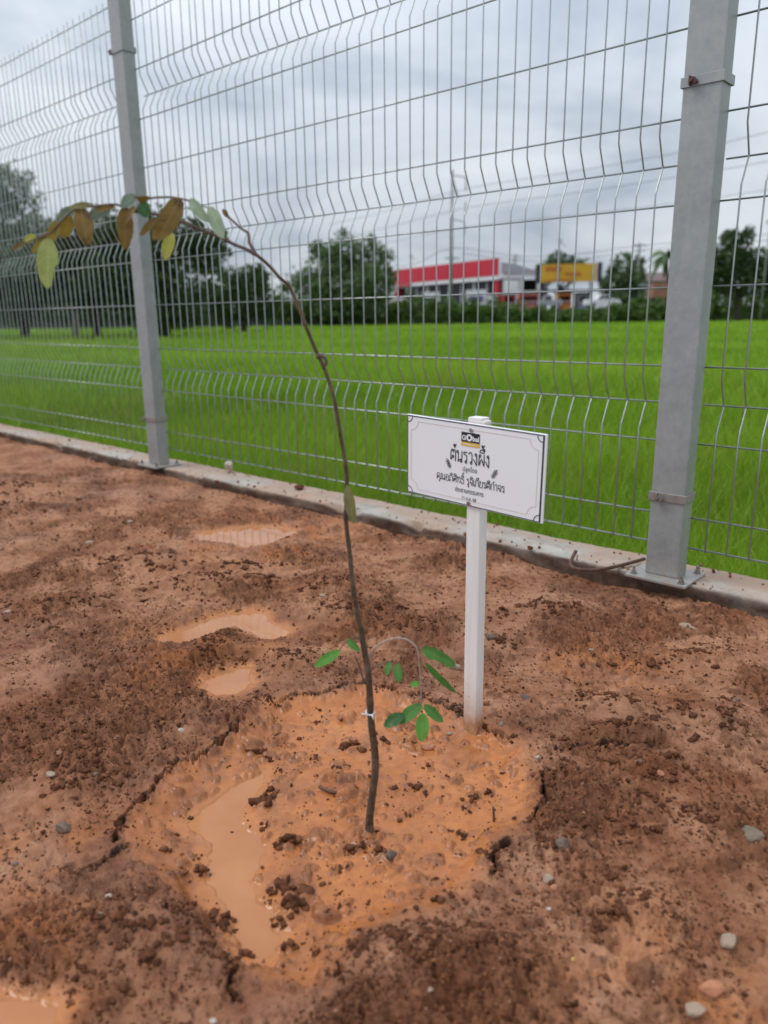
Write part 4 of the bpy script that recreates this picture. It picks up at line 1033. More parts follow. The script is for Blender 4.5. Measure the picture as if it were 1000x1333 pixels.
def stone_mesh(w, d, h, seed, mat, flat_=False):
    rg = np.random.default_rng(seed)
    bm = bmesh.new(); bmesh.ops.create_icosphere(bm, subdivisions=2, radius=1)
    pl = [(Vector(rg.normal(0, 1, 3)).normalized(), rg.uniform(.55, .85)) for _ in range(7)]
    for v in bm.verts:
        for n_, k in pl:
            dd = v.co.dot(n_) - k
            if dd > 0: v.co -= n_ * dd * .9
        v.co *= 1 + rg.normal(0, .03)
        v.co = Vector((v.co.x * w / 2, v.co.y * d / 2, v.co.z * h / 2))
    me = bpy.data.meshes.new('stone'); bm.to_mesh(me); bm.free(); me.materials.append(STONE[mat]); return me
stones = [(83, 1076, 21, 17, 'grey', 'dark grey stone on the left mud, level with the foot of the sapling'), (895, 811, 30, 9, 'tan', 'flat tan stone on the mud below the near fence post'), (971, 1082, 40, 15, 'olive', 'flat olive stone at the right edge of the mud'),
          (948, 1223, 28, 15, 'pale', 'pale angular stone at the lower right, above the brick chips'), (685, 905, 23, 8, 'dark', 'flat dark slate chip right of the sign stake'), (640, 829, 16, 16, 'grey', 'small grey stone close behind the sign stake'),
          (733, 1085, 20, 24, 'grey', 'upright grey brown lump just outside the right rim of the basin'), (558, 968, 19, 15, 'brick', 'orange chip under the lowest hanging green leaf'), (594, 868, 13, 12, 'pale', 'whitish pebble behind the sapling leaves near the stake'),
          (904, 1312, 26, 14, 'tan', 'long tan stone near the bottom edge, below the brick chip'), (925, 1288, 30, 26, 'brick', 'wet orange brick chip in the lower right mud'), (714, 1142, 12, 18, 'pale', 'thin pale stone right of the black crack'),
          (142, 1165, 12, 10, 'white', 'white pebble left of the basin pool'), (132, 1198, 9, 8, 'pale', 'small pale pebble a little below the white one at left'), (65, 1001, 14, 9, 'pale', 'pale flat pebble on the left crust above the grey stone'), (124, 1003, 10, 8, 'grey', 'small grey pebble right of the pale flat one'),
          (236, 948, 10, 6, 'white', 'tiny white pebble left of the crack start'), (12, 793, 15, 8, 'pale', 'pale chip at the left picture edge'), (420, 776, 12, 5, 'tan', 'tan chip on the mud left of the stem'), (746, 1248, 8, 8, 'yellow', 'yellow pebble near the bottom right of the basin'),
          (510, 1112, 16, 16, 'dark', 'dark wet stone lying in the slurry right of the stem foot'), (652, 938, 9, 12, 'tan', 'tan pebble right of the foot of the stake'), (278, 1327, 10, 8, 'white', 'white pebble at the bottom edge of the picture'), (833, 997, 8, 8, 'grey', 'bluish pebble beside the overhanging clod at right'),
          (722, 1152, 14, 12, 'brick', 'reddish chip below the thin pale stone'), (860, 1000, 12, 7, 'brick', 'orange chip right of the overhanging clod'), (715, 1181, 8, 6, 'white', 'white grit right of the basin, above the yellow pebble'), (585, 955, 9, 6, 'pale', 'pale speck of gravel left of the stake foot'),
          (170, 678, 10, 6, 'pale', 'pale pebble on the mud left of the far puddle'), (378, 634, 10, 5, 'white', 'white fleck of rubble below the kerb, behind the sapling'), (118, 705, 12, 6, 'tan', 'tan pebble on the left mud below the farther post'), (700, 985, 9, 6, 'white', 'white grit just right of the basin rim'),
          (960, 905, 9, 7, 'grey', 'grey pebble at the right edge below the flat tan stone'), (770, 848, 8, 5, 'pale', 'pale pebble on smooth mud right of the stake'), (20, 1122, 8, 6, 'grey', 'grey pebble at the left edge below the dark grey stone'), (560, 1290, 10, 7, 'pale', 'pale pebble near the bottom middle')]
for i, (px, py, w_, h_, mt, lb) in enumerate(stones):
    c = gpt(px, py + h_ * .3)
    c = gpt(px, py + h_ * .3, ground_z(c[0], c[1]))
    sc = np.linalg.norm(c - CPOS) / FPX
    me = stone_mesh(w_ * sc * .98, max(w_ * .7, h_ * .8) * sc * .98, max(h_ * .75, 5) * sc * 1.05, 300 + i, mt)
    o = link('stone' if mt != 'brick' else 'brick_chip', me, None, (c[0], c[1], ground_z(c[0], c[1]) + h_ * sc * .10), (rng.normal(0, .15), rng.normal(0, .15), rng.uniform(-.4, .4)))
    tag(o, lb, 'stone' if mt != 'brick' else 'brick chip', 'stones lying in the mud')
c = gpt(299, 614, .052)
o = link('concrete_chunk', stone_mesh(.050, .046, .062, 77, 'concrete'), None, (c[0], c[1], .078), (.2, -.3, .6)); tag(o, 'small pale concrete chunk standing on the kerb right of the farther post', 'concrete chunk')
for px, py, w_, lb in [(390, 637, 14, 'reddish clod lying on the kerb top behind the sapling'), (690, 715, 9, 'small red crumb on the kerb right of the sign stake'), (283, 629, 8, 'dark crumb on the kerb beside the pale concrete chunk')]:
    c = gpt(px, py, .052); sc = np.linalg.norm(c - CPOS) / FPX
    me = stone_mesh(w_ * sc, w_ * sc * .8, w_ * sc * .6, px, 'brick'); me.materials[0] = M['crumb']
    attr(me, 'tone', np.full(len(me.vertices), .4))
    tag(link('mud_clod', me, None, (c[0], c[1], .053 + w_ * sc * .2)), lb, 'mud clod')
# bent rusty bar on the kerb
rp = [gpt(750, 717, .085), gpt(744, 729, .064), gpt(743, 736, .058), gpt(750, 740.5, .057), gpt(768, 742, .057), gpt(786, 740.5, .058), gpt(812, 735, .060), gpt(839, 727.5, .063)]
bar = thing('bent_steel_bar', 'bent rusty steel bar lying on the kerb left of the near post', 'steel bar', tuple(rp[4]))
MB().tube([p - rp[4] for p in spline(rp, 5)], .0052, 10).build('bar', M['rust'], bar, smooth=True)
# sticks in the slurry
def stick(pts, r, name, label, zz):
    P = [gpt(x, y, z) for x, y, z in pts]; c = P[0].copy()
    o = MB().tube([p - c for p in spline(P, 4)], r, 6).build(name, M['rust'], None, smooth=True, loc=tuple(c)); tag(o, label, 'stick')
stick([(416, 1024, -.014), (430, 1030, -.012), (452, 1034, -.014)], [.003] * 9, 'stick', 'dark wet stick lying in the slurry left of the stem', 0)
stick([(643, 1076, -.03), (643, 1062, .0), (642, 1050, .015)], [.0018] * 9, 'stick', 'short dark twig standing upright near the right rim of the basin', 0)

# ------------------------------------------------------------------ rice field
def field_material():
    m, nt, b = mat_nodes('rice_field'); k = NT(nt)
    n0 = k.noise(1.0, 4, .55, k.coord('Object', (.035, .11, 1))); n1 = k.noise(1.0, 5, .6, k.coord('Object', (.5, 1.3, 1))); n2 = k.noise(9, 5, .7, k.coord('Object'))
    col = k.ramp(n0, (.38, (.095, .190, .012)), (.52, (.175, .310, .018)), (.66, (.235, .370, .026)))
    col = k.mix(k.ramp(n1, (.40, .0), (.70, .55)), col, (.075, .165, .016))
    col = k.mix(k.ramp(n2, (.45, 0.), (.72, .5)), col, (.045, .105, .012))
    nt.links.new(col, b.inputs['Base Color']); b.inputs['Roughness'].default_value = .8; b.inputs['Specular IOR Level'].default_value = .2
    nt.links.new(k.bump(n2, .6, .08), b.inputs['Normal']); return m
M['field'] = field_material()
nn = np.concatenate([np.linspace(2.10, 12, 50), np.geomspace(12.5, 160, 60)])
ss = np.concatenate([-np.geomspace(120, 4, 40), np.linspace(-3.5, 14, 60), np.geomspace(14.5, 160, 40)])
NNg, SSg = np.meshgrid(nn, ss, indexing='ij')
fz = -.36 + .24 * sstep(2.8, 9.0, NNg) + .02 * fbm(NNg, SSg, .4, 3, .5, 301)
FV = FN[None, None] * NNg[..., None] + FT[None, None] * SSg[..., None]; FV[..., 2] = fz
yy = FV[..., 1]
I = np.arange(FV.shape[0] * FV.shape[1]).reshape(FV.shape[:2])
FF = np.stack([I[:-1, :-1], I[1:, :-1], I[1:, 1:], I[:-1, 1:]], -1).reshape(-1, 4)
tag(link('rice_field', mesh_np('rice_field', FV.reshape(-1, 3), FF, M['field'], smooth=True)), 'flat bright green rice field beyond the fence', kind='structure')
tag(link('far_ground', mesh_np('far_ground', [(-900, 60, -.45), (900, 60, -.45), (900, 1500, -.2), (-900, 1500, -.2)], np.array([[0, 1, 2, 3]]), simple('far_grass', (.07, .12, .03), .9, 0, .3, .05))), 'far green ground beyond the field', kind='structure')
def blade_material():
    m, nt, b = mat_nodes('rice_blade'); k = NT(nt)
    col = k.ramp(k.attr('tone'), (0.0, (.125, .225, .012)), (.45, (.220, .375, .020)), (.85, (.300, .455, .034)), (1.0, (.29, .29, .05)))
    nt.links.new(col, b.inputs['Base Color']); b.inputs['Roughness'].default_value = .5; b.inputs['Specular IOR Level'].default_value = .3
    tr = k.n('ShaderNodeBsdfTranslucent'); nt.links.new(col, tr.inputs['Color'])
    mx = k.n('ShaderNodeMixShader'); mx.inputs[0].default_value = .35
    nt.links.new(b.outputs[0], mx.inputs[1]); nt.links.new(tr.outputs[0], mx.inputs[2]); nt.links.new(mx.outputs[0], nt.nodes['Material Output'].inputs['Surface'])
    return m
M['blade'] = blade_material()
def blades(count, dlo, dhi, h0, h1, w0, w1, seed):
    rg = np.random.default_rng(seed)
    a = rg.uniform(rad(-40), rad(38), count); u = rg.random(count)
    r = dlo * (dhi / dlo) ** u
    x, y = r * np.sin(a), r * np.cos(a)
    n_ = x * FN[0] + y * FN[1]
    ok = (n_ > 2.165) & (y < 66); x, y, r, n_ = x[ok], y[ok], r[ok], n_[ok]; k = len(x)
    z = -.36 + .24 * sstep(2.8, 9.0, n_)
    patch = fbm(x * .35, y * 1.0, .32, 3, .5, 311)
    t = np.clip((r - dlo) / (dhi - dlo), 0, 1)
    h = (h0 + (h1 - h0) * t) * rg.uniform(.65, 1.15, k) * (1 + .2 * patch); w = (w0 + (w1 - w0) * t) * rg.uniform(.7, 1.3, k)
    th = rg.random(k) * 6.28; lean = rg.uniform(.05, .55, k) * h
    lx, ly = lean * np.cos(th), lean * np.sin(th)
    ph = rg.random(k) * 6.28; wx_, wy_ = np.cos(ph) * w / 2, np.sin(ph) * w / 2
    V_ = np.empty((k, 5, 3))
    for q, (f, ws) in enumerate([(0, 1), (0, -1), (.55, 1), (.55, -1), (1, 0)]):
        bend = f ** 2
        V_[:, q, 0] = x + lx * bend + wx_ * ws; V_[:, q, 1] = y + ly * bend + wy_ * ws; V_[:, q, 2] = z + h * (f - .18 * f * f)
    Ft = np.array([[0, 1, 3], [0, 3, 2], [2, 3, 4]])
    F_ = (Ft[None] + (np.arange(k) * 5)[:, None, None]).reshape(-1, 3)
    tone = np.clip(.42 + .62 * patch + rg.normal(0, .17, k), 0, .97)
    dead = (rg.random(k) < .015 + .55 * np.clip(fbm(x, y, .9, 2, .5, 313) - .08, 0, 1)) & (r < 10); tone[dead] = 1.0
    return V_.reshape(-1, 3), F_, np.repeat(tone, 5)
parts = [blades(130000, 2.4, 7, .34, .32, .0034, .0065, 1), blades(75000, 7, 20, .31, .26, .008, .022, 2), blades(60000, 20, 70, .22, .20, .03, .10, 3)]
off, VV, FF, TT = 0, [], [], []
for v_, f_, t_ in parts: VV.append(v_); FF.append(f_ + off); TT.append(t_); off += len(v_)
me = mesh_np('rice_plants', np.concatenate(VV), np.concatenate(FF), M['blade']); attr(me, 'tone', np.concatenate(TT))
tag(link('rice_plants', me), 'dense bright green rice seedlings growing in the field', kind='stuff')

# ------------------------------------------------------------------ trees and bushes
def foliage_material(name, dark, mid, light):
    m, nt, b = mat_nodes(name); k = NT(nt)
    col = k.ramp(k.attr('tone'), (0.0, dark), (.5, mid), (1.0, light))
    nt.links.new(col, b.inputs['Base Color']); b.inputs['Roughness'].default_value = .6; b.inputs['Specular IOR Level'].default_value = .25
    tr = k.n('ShaderNodeBsdfTranslucent'); nt.links.new(col, tr.inputs['Color'])
    mx = k.n('ShaderNodeMixShader'); mx.inputs[0].default_value = .25
    nt.links.new(b.outputs[0], mx.inputs[1]); nt.links.new(tr.outputs[0], mx.inputs[2]); nt.links.new(mx.outputs[0], nt.nodes['Material Output'].inputs['Surface'])
    return m
FOL = {'dark': foliage_material('dark_foliage', (.020, .038, .014), (.045, .080, .026), (.095, .145, .045)), 'mid': foliage_material('mid_foliage', (.045, .080, .032), (.100, .155, .062), (.19, .26, .115)),
       'grey': foliage_material('grey_green_foliage', (.13, .16, .12), (.20, .245, .185), (.32, .36, .29)), 'bush': foliage_material('bush_foliage', (.035, .075, .018), (.085, .150, .032), (.17, .26, .06))}
M['trunk'] = simple('tree_trunk', (.040, .030, .024), .85, 0, .35, 8, .5); M['pale_trunk'] = simple('pale_tree_trunk', (.26, .235, .205), .8, 0, .3, 6, .4)
def crown_mesh(name, blobs, n, leaf_, mat, seed, sub=3.0):
    """leaf-sized faces spread in clumps through the volume of the blobs"""
    rg = np.random.default_rng(seed)
    blobs = [tuple(b) for b in blobs]
    for b in list(blobs):                                   # twigs reaching out of the outline
        for _k in range(4):
            d_ = rg.normal(0, 1, 3); d_[2] = abs(d_[2]) * .8; d_ /= np.linalg.norm(d_); f_ = rg.uniform(.18, .36)
            blobs.append((b[0] + d_[0] * b[3] * 1.02, b[1] + d_[1] * b[4] * 1.02, b[2] + d_[2] * b[5] * 1.02, b[3] * f_, b[4] * f_, b[5] * f_ * 1.1))
    vol = np.array([b[3] * b[4] * b[5] for b in blobs]) ** .66; vol /= vol.sum()
    which = rg.choice(len(blobs), n, p=vol); B = np.array(blobs)[which]
    nc = max(8, n // 28)                                   # clumps per crown
    cd = rg.normal(0, 1, (len(blobs), nc, 3)); cd /= np.linalg.norm(cd, axis=-1, keepdims=True)
    cd *= rg.uniform(.45, 1.02, (len(blobs), nc, 1))
    ci = rg.integers(0, nc, n)
    d = cd[which, ci] + rg.normal(0, .13, (n, 3))
    P = B[:, :3] + d * B[:, 3:6]
    s = leaf_ * rg.uniform(.6, 1.5, n)
    a = rg.normal(0, 1, (n, 3)); a /= np.linalg.norm(a, axis=1, keepdims=True)
    c_ = np.cross(a, rg.normal(0, 1, (n, 3))); c_ /= np.linalg.norm(c_, axis=1, keepdims=True)
    Q = np.stack([P - a * s[:, None] * .5, P + c_ * s[:, None] * .32, P + a * s[:, None] * .5, P - c_ * s[:, None] * .32], 1)
    F_ = np.arange(n * 4).reshape(n, 4)
    me = mesh_np(name, Q.reshape(-1, 3), F_, mat)
    ct = rg.random((len(blobs), nc))[which, ci]
    attr(me, 'tone', np.repeat(np.clip(.28 + .48 * ct + rg.normal(0, .08, n), 0, 1), 4))
    return me
FIELD_Z = -.12
def tree(name, label, cat, Y, base_px, crown_px, n, leaf_, fol, seed, trunks=None, trunk_r=.16, trunk_mat='trunk', group=None, base_z=FIELD_Z, depth=.8):
    """crown_px: list of (px, py, half width px, half height px)"""
    b0 = dpt(base_px, 430, Y); loc = np.array([b0[0], Y, base_z])
    root = thing(name, label, cat, tuple(loc), 0, group)
    sc = Y / FPX / math.cos(PITCH) * .98
    blobs = []
    rg = np.random.default_rng(seed)
    for px, py, hw_, hh_ in crown_px:
        p = dpt(px, py, Y + rg.normal(0, .3)) - loc
        blobs.append((p[0], p[1], p[2], hw_ * sc, max(hw_, hh_) * sc * depth, hh_ * sc))
    link('crown', crown_mesh('crown', blobs, n, leaf_, FOL[fol], seed), root)
    if trunks is not None:
        for (tx0, tx1, ty1) in trunks:
            p0 = dpt(tx0, 430, Y) - loc; p0[2] = -.1
            p1 = dpt(tx1, ty1, Y) - loc
            tb = MB(); mid_ = (p0 * .5 + p1 * .5) + np.array([rg.normal(0, .12), 0, 0])
            pts = spline([p0, mid_, p1], 4); tb.tube(pts, list(np.linspace(trunk_r * .95, trunk_r * .5, len(pts))), 8)
            for k in range(4):
                an = rg.uniform(-1.1, 1.1); L = rg.uniform(1.0, 2.2)
                q = p1 - np.array([0, 0, rg.uniform(0, 1.0)]); e_ = q + np.array([math.sin(an) * L, rg.normal(0, .6), math.cos(an) * L * .8])
                tb.tube([q, q * .5 + e_ * .5 + np.array([0, 0, -.1]), e_], [trunk_r * .5, trunk_r * .35, trunk_r * .15], 6)
            tb.build('trunk', M[trunk_mat], root, smooth=True)
    return root
tree('feathery_tree', 'tall feathery grey green tree at the left edge of the picture', 'tree', 33, 10, [(5, 240, 34, 24), (28, 262, 26, 26), (8, 290, 50, 30), (-30, 270, 50, 45), (40, 300, 30, 20), (-10, 330, 60, 30)], 5200, .17, 'grey', 11, [(-14, 2, 300)], .13)
tree('dark_tree', 'dark spreading tree behind the farther fence post, its crown sinking to the field', 'tree', 34, 205, [(215, 305, 55, 32), (262, 325, 34, 26), (170, 310, 50, 34), (235, 360, 58, 34), (180, 370, 50, 40), (230, 405, 34, 26), (205, 415, 36, 20), (155, 345, 40, 40)], 13000, .19, 'dark', 12, [(207, 210, 340), (214, 225, 350)], .2)
tree('dark_tree', 'dark leafy tree left of the farther post, with a pale bare trunk beneath it', 'tree', 38, 100, [(70, 330, 50, 36), (110, 318, 46, 34), (40, 350, 56, 36), (95, 360, 60, 34), (140, 340, 44, 40), (60, 380, 50, 26), (130, 378, 40, 24)], 11000, .20, 'dark', 13, [(97, 96, 350)], .17, 'pale_trunk')
tree('dark_tree', 'dark tree mass at the left picture edge below the feathery one', 'tree', 39, 10, [(15, 340, 46, 36), (-30, 350, 50, 50), (30, 372, 44, 28), (-10, 390, 60, 30), (20, 395, 30, 20)], 8000, .20, 'dark', 14, [(28, 22, 360), (34, 38, 370)], .13)
tree('dark_tree', 'small dark tree with a stout trunk in front of the tree shade', 'tree', 36, 126, [(130, 372, 34, 24), (112, 388, 26, 18), (150, 388, 26, 18)], 3600, .18, 'dark', 15, [(126, 126, 380)], .22)
tree('round_tree', 'dense rounded dark tree right of the farther post, behind the sapling stem', 'tree', 45, 320, [(305, 385, 30, 36), (335, 388, 26, 34), (318, 372, 26, 24), (290, 400, 30, 26), (350, 402, 14, 18)], 6500, .20, 'dark', 16, [(318, 318, 400)], .2)
for i, (px, w_, hgt) in enumerate([(60, 70, 14), (175, 60, 16), (255, 50, 12)]):
    tree('shade_bush', ['low dark bush under the leftmost trees at the field edge', 'low dark bush at the field edge left of the farther post', 'low dark bush at the field edge right of the farther post'][i], 'bush', 60, px, [(px - w_ * .5, 414, w_ * .6, hgt * .8), (px + w_ * .4, 412, w_ * .6, hgt * .8), (px, 402, w_ * .9, hgt * 1.0), (px - 20, 390, w_ * .8, hgt * 1.2), (px + 25, 388, w_ * .7, hgt * 1.3)], 6500, .2, 'dark', 40 + i, group='low bushes along the tree shade')
tree('round_tree', 'big round green tree standing left of the red fronted shop', 'tree', 74, 452, [(452, 335, 36, 28), (478, 345, 30, 28), (425, 352, 34, 28), (455, 372, 52, 28), (400, 376, 28, 22), (490, 372, 22, 22), (440, 395, 44, 24), (478, 398, 28, 18)], 11000, .34, 'mid', 17, [(456, 455, 390)], .35)
tree('round_tree', 'round tree top rising behind the yellow billboard', 'tree', 112, 730, [(726, 346, 17, 14), (744, 352, 18, 14), (712, 356, 14, 12)], 2400, .5, 'mid', 18, [(730, 728, 370)], .35, base_z=.5)
tree('narrow_tree', 'upright green tree between the white car and the palm', 'tree', 92, 810, [(810, 356, 17, 20), (800, 372, 18, 18), (822, 374, 18, 20), (808, 385, 26, 12)], 3200, .42, 'mid', 19, [(811, 810, 380)], .3, base_z=.3)
tree('round_tree', 'dark rounded tree right of the near fence post', 'tree', 70, 962, [(955, 330, 24, 28), (978, 345, 24, 24), (940, 352, 26, 24), (965, 362, 40, 24), (1005, 360, 24, 26), (1030, 350, 30, 26)], 8000, .34, 'dark', 20, [(960, 960, 380)], .35)
tree('narrow_tree', 'thin green tree by the pole left of the palm', 'tree', 96, 832, [(832, 350, 7, 16), (830, 372, 10, 16)], 900, .4, 'mid', 21, [(832, 832, 380)], .2, base_z=.3)
# hedge along the far field edge: separate bushes
hb = [(362, 402, 20, 18, 'low bush behind the sapling bend, left of the big round tree'), (392, 405, 24, 16, 'bush at the left foot of the big round tree'), (432, 410, 24, 14, 'bush under the middle of the big round tree'), (468, 410, 22, 16, 'dark bush under the right side of the big round tree'),
      (505, 406, 24, 16, 'bush in front of the left end of the red fronted shop'), (542, 402, 24, 20, 'tall bush in front of the shop, left of the utility pole'), (578, 404, 22, 18, 'bush at the foot of the tall utility pole'), (612, 405, 24, 17, 'bush in front of the shop entrance, right of the pole'),
      (646, 406, 24, 16, 'bush in front of the right end of the shop'), (676, 409, 22, 13, 'low bush in front of the pink stall'), (706, 410, 22, 11, 'low bush below the yellow billboard'), (736, 411, 22, 10, 'low bush in front of the orange kiosk'), (768, 411, 24, 10, 'low bush in front of the white car'),
      (800, 408, 22, 12, 'bush at the foot of the upright tree'), (828, 404, 20, 16, 'bush beside the upright tree, left of the near post'), (858, 406, 24, 14, 'bush in front of the orange truck'), (900, 402, 26, 20, 'bush hidden mostly behind the near fence post'), (936, 396, 28, 26, 'large bush right of the near fence post'), (972, 398, 28, 24, 'large dark bush under the tree right of the near post'), (1008, 400, 28, 22, 'bush at the right picture edge')]
for i, (px, py, hw_, hh_, lb) in enumerate(hb):
    tree('bush', lb, 'bush', 75 + (i % 3) * .8, px, [(px - hw_ * .5, py + hh_ * .3, hw_ * .7, hh_ * .8), (px + hw_ * .5, py + hh_ * .2, hw_ * .7, hh_ * .85), (px, py, hw_ * .7, hh_)], 1500, .30, 'bush', 60 + i, group='bushes along the far edge of the field')
# palm
pb = dpt(868, 400, 98); palm = thing('palm_tree', 'small palm tree showing just left of the near post', 'palm tree', (pb[0], 98, .3))
ptop = dpt(868, 332, 98) - np.array(palm.location)
MB().tube(spline([(0, 0, 0), ptop * .5 + np.array([.2, 0, 0]), ptop], 4), list(np.linspace(.22, .14, 9)), 8).build('trunk', M['trunk'], palm, smooth=True)
for k in range(15):
    an = k * 2.4; el = .9 - .11 * k; Lf = 2.7
    P = [ptop]
    for j in range(1, 6):
        t = j / 5; P.append(ptop + np.array([math.cos(an) * Lf * t * math.cos(el * .6), math.sin(an) * Lf * t * math.cos(el * .6), Lf * (t * math.sin(el) - .75 * t * t)]))
    V_, F_ = [], []
    for j in range(6):
        w_ = .36 * math.sin(math.pi * (.12 + .86 * j / 5)); sd_ = np.array([-math.sin(an), math.cos(an), -.5])
        V_ += [P[j] - sd_ * w_ * [1, 1, 1], P[j], P[j] + sd_ * w_ * np.array([-1, -1, 1]) * -1 * np.array([1, 1, -1])]
    for j in range(5):
        b_ = j * 3; F_ += [[b_, b_ + 1, b_ + 4, b_ + 3], [b_ + 1, b_ + 2, b_ + 5, b_ + 4]]
    me = mesh_np('frond', V_, np.array(F_), FOL['mid']); attr(me, 'tone', np.full(len(V_), .35 + .05 * (k % 5)))
    link('frond', me, palm)

# ------------------------------------------------------------------ road, shop, stalls, vehicles
M['white_paint'] = simple('white_wall_paint', (.74, .74, .73), .6, 0, .06, 1.2); M['red_paint'] = simple('red_sign_face', (.52, .012, .035), .45, 0, .08, .6); M['grey_wall'] = simple('grey_wall_paint', (.36, .37, .38), .7, 0, .1, 1)
M['glass'] = simple('dark_shop_glass', (.022, .025, .033), .25, 0, .3, .8, spec=.3); M['dark'] = simple('dark_interior', (.035, .033, .033), .8, 0, .3, 1); M['roof'] = simple('grey_metal_roof', (.36, .37, .39), .45, .3, .08, 1.2)
M['yellow'] = simple('yellow_board', (.56, .31, .015), .5, 0, .06, .8); M['brown_red'] = simple('dull_red_print', (.42, .09, .02), .5, 0, .1, 1); M['pink'] = simple('pink_stall_paint', (.72, .22, .20), .6, 0, .12, 1.5); M['rust_orange'] = simple('faded_orange_panel', (.30, .14, .085), .6, 0, .2, 1.5); M['orange'] = simple('orange_paint', (.60, .20, .03), .5, 0, .12, 1.5)
M['brown_roof'] = simple('brown_tile_roof', (.14, .085, .075), .7, 0, .2, 3); M['blue_grey'] = simple('blue_grey_sheet', (.30, .36, .42), .5, 0, .1, 2); M['car_white'] = simple('white_car_paint', (.78, .78, .78), .25, 0, .02, 1); M['tyre'] = simple('black_tyre', (.02, .02, .02), .8, 0, .1, 5); M['rim'] = simple('grey_wheel_rim', (.4, .4, .4), .4, .5, .1, 5)
M['pole'] = simple('concrete_pole', (.20, .20, .20), .8, 0, .15, 3); M['cable'] = simple('black_cable', (.03, .03, .035), .6, 0, .1, 3); M['asphalt'] = simple('asphalt', (.055, .055, .057), .85, 0, .2, 3); M['purple'] = simple('purple_print', (.13, .09, .30), .5, 0, .1, 2)
M['lamp_head'] = simple('lamp_housing', (.5, .5, .5), .5, 0, .1, 3); M['house_wall'] = simple('pinkish_house_wall', (.42, .33, .31), .7, 0, .1, 2)
me = MB().box((30, 101.0, .45), (420, 40, 1.5)).mesh('road', M['asphalt']); tag(link('road', me), 'asphalt road on a low bank beyond the field', kind='structure')
RZ = 1.20
# shop with a red fascia
A_, B_ = dpt(516, 380, 112), dpt(650, 380, 91)
sl = math.hypot(B_[0] - A_[0], B_[1] - A_[1]); srz = math.atan2(B_[1] - A_[1], B_[0] - A_[0])
shop = thing('shop_building', 'long low shop with a red fascia sign and dark windows beyond the field', 'shop', (A_[0], A_[1], RZ), srz)
top_ = 6.95 - RZ; wh_ = top_ - 2.4
def swall(name, mat, c, d, parent=shop): return MB().box(c, d).build(name, mat, parent)
npan = 7
for i in range(npan):
    w_ = sl / npan
    f_ = swall('fascia_panel', M['red_paint'], (w_ * (i + .5), -.25, top_ - .95), (w_ - .06, .30, 1.9))
swall('fascia_band', M['white_paint'], (sl / 2, -.18, top_ - 2.13), (sl, .34, .44))
sp_ = MB()
for i in range(9): sp_.box((1.1 + i * .42, -.375, top_ - 2.13), (.30, .03, .36 + .08 * (i % 2)))
sp_.build('fascia_mark', M['red_paint'], shop)
swall('back_wall', M['grey_wall'], (sl / 2, 2.9, (top_ - 2.3) / 2), (sl, .2, top_ - 2.3)); swall('roof', M['roof'], (sl / 2, 1.55, top_ - 2.25), (sl, 3.0, .2))
swall('side_wall', M['white_paint'], (.1, 1.7, (top_ - 2.4) / 2), (.2, 2.2, top_ - 2.4)); swall('side_wall', M['white_paint'], (sl - .1, 1.7, (top_ - 2.4) / 2), (.2, 2.2, top_ - 2.4))
nb = 9
for i in range(nb):
    w_ = sl / nb
    swall('window', M['glass'], (w_ * (i + .5), .45, wh_ / 2), (w_ - .5, .06, wh_ - .1)); 
for i in range(1, nb): swall('column', M['white_paint'] if i % 2 else M['grey_wall'], (sl / nb * i, .3, (top_ - 2.4) / 2), (.26, .3, top_ - 2.4))
swall('column', M['red_paint'], (.4, .1, (top_ - 2.3) / 2), (.6, .5, top_ - 2.3)); swall('column', M['red_paint'], (sl - .6, .1, (top_ - 2.3) / 2), (.55, .5, top_ - 2.3))
swall('floor_slab', M['grey_wall'], (sl / 2, 1.2, .06), (sl + 1, 5, .12))
# grey warehouse right of it
A2, B2 = dpt(652, 380, 97), dpt(706, 380, 95.5)
wl2 = math.hypot(B2[0] - A2[0], B2[1] - A2[1]); wrz = math.atan2(B2[1] - A2[1], B2[0] - A2[0])
wh = thing('warehouse', 'open fronted grey warehouse between the red shop and the yellow billboard', 'warehouse', (A2[0], A2[1], RZ), wrz)
MB().prism([(0, 4.35), (wl2, 4.1), (wl2, 4.3), (wl2 * .3, 5.5), (0, 5.7)], -.3, 9).build('roof', M['roof'], wh)
swall('beam', M['white_paint'], (wl2 / 2, -.12, 4.0), (wl2, .3, .34), wh)
swall('back_wall', M['dark'], (wl2 / 2, 7, 1.95), (wl2, .2, 3.8), wh); swall('side_wall', M['dark'], (wl2 - .1, 3.6, 1.9), (.2, 6.6, 3.8), wh)
for i in range(3): swall('column', M['white_paint'], (.5 + i * (wl2 - 1) / 2, .1, 1.9), (.36, .36, 3.8), wh)
# white gable house left of the shop
A3 = dpt(507, 380, 118); hs = thing('white_house', 'pale house showing between the big round tree and the red shop', 'house', (A3[0], 118, RZ))
MB().prism([(-2.6, 0), (2.6, 0), (2.6, 4.0), (0, 5.2), (-2.6, 4.0)], 0, 6).build('wall', M['white_paint'], hs); MB().prism([(-3, 3.95), (0, 5.35), (3, 3.95), (3, 4.15), (0, 5.6), (-3, 4.15)], -.4, 6.4).build('roof', M['roof'], hs)
for i in (-1, 1): MB().box((i * 1.2, -.02, 2.2), (1.1, .08, 1.2)).build('window', M['glass'], hs)
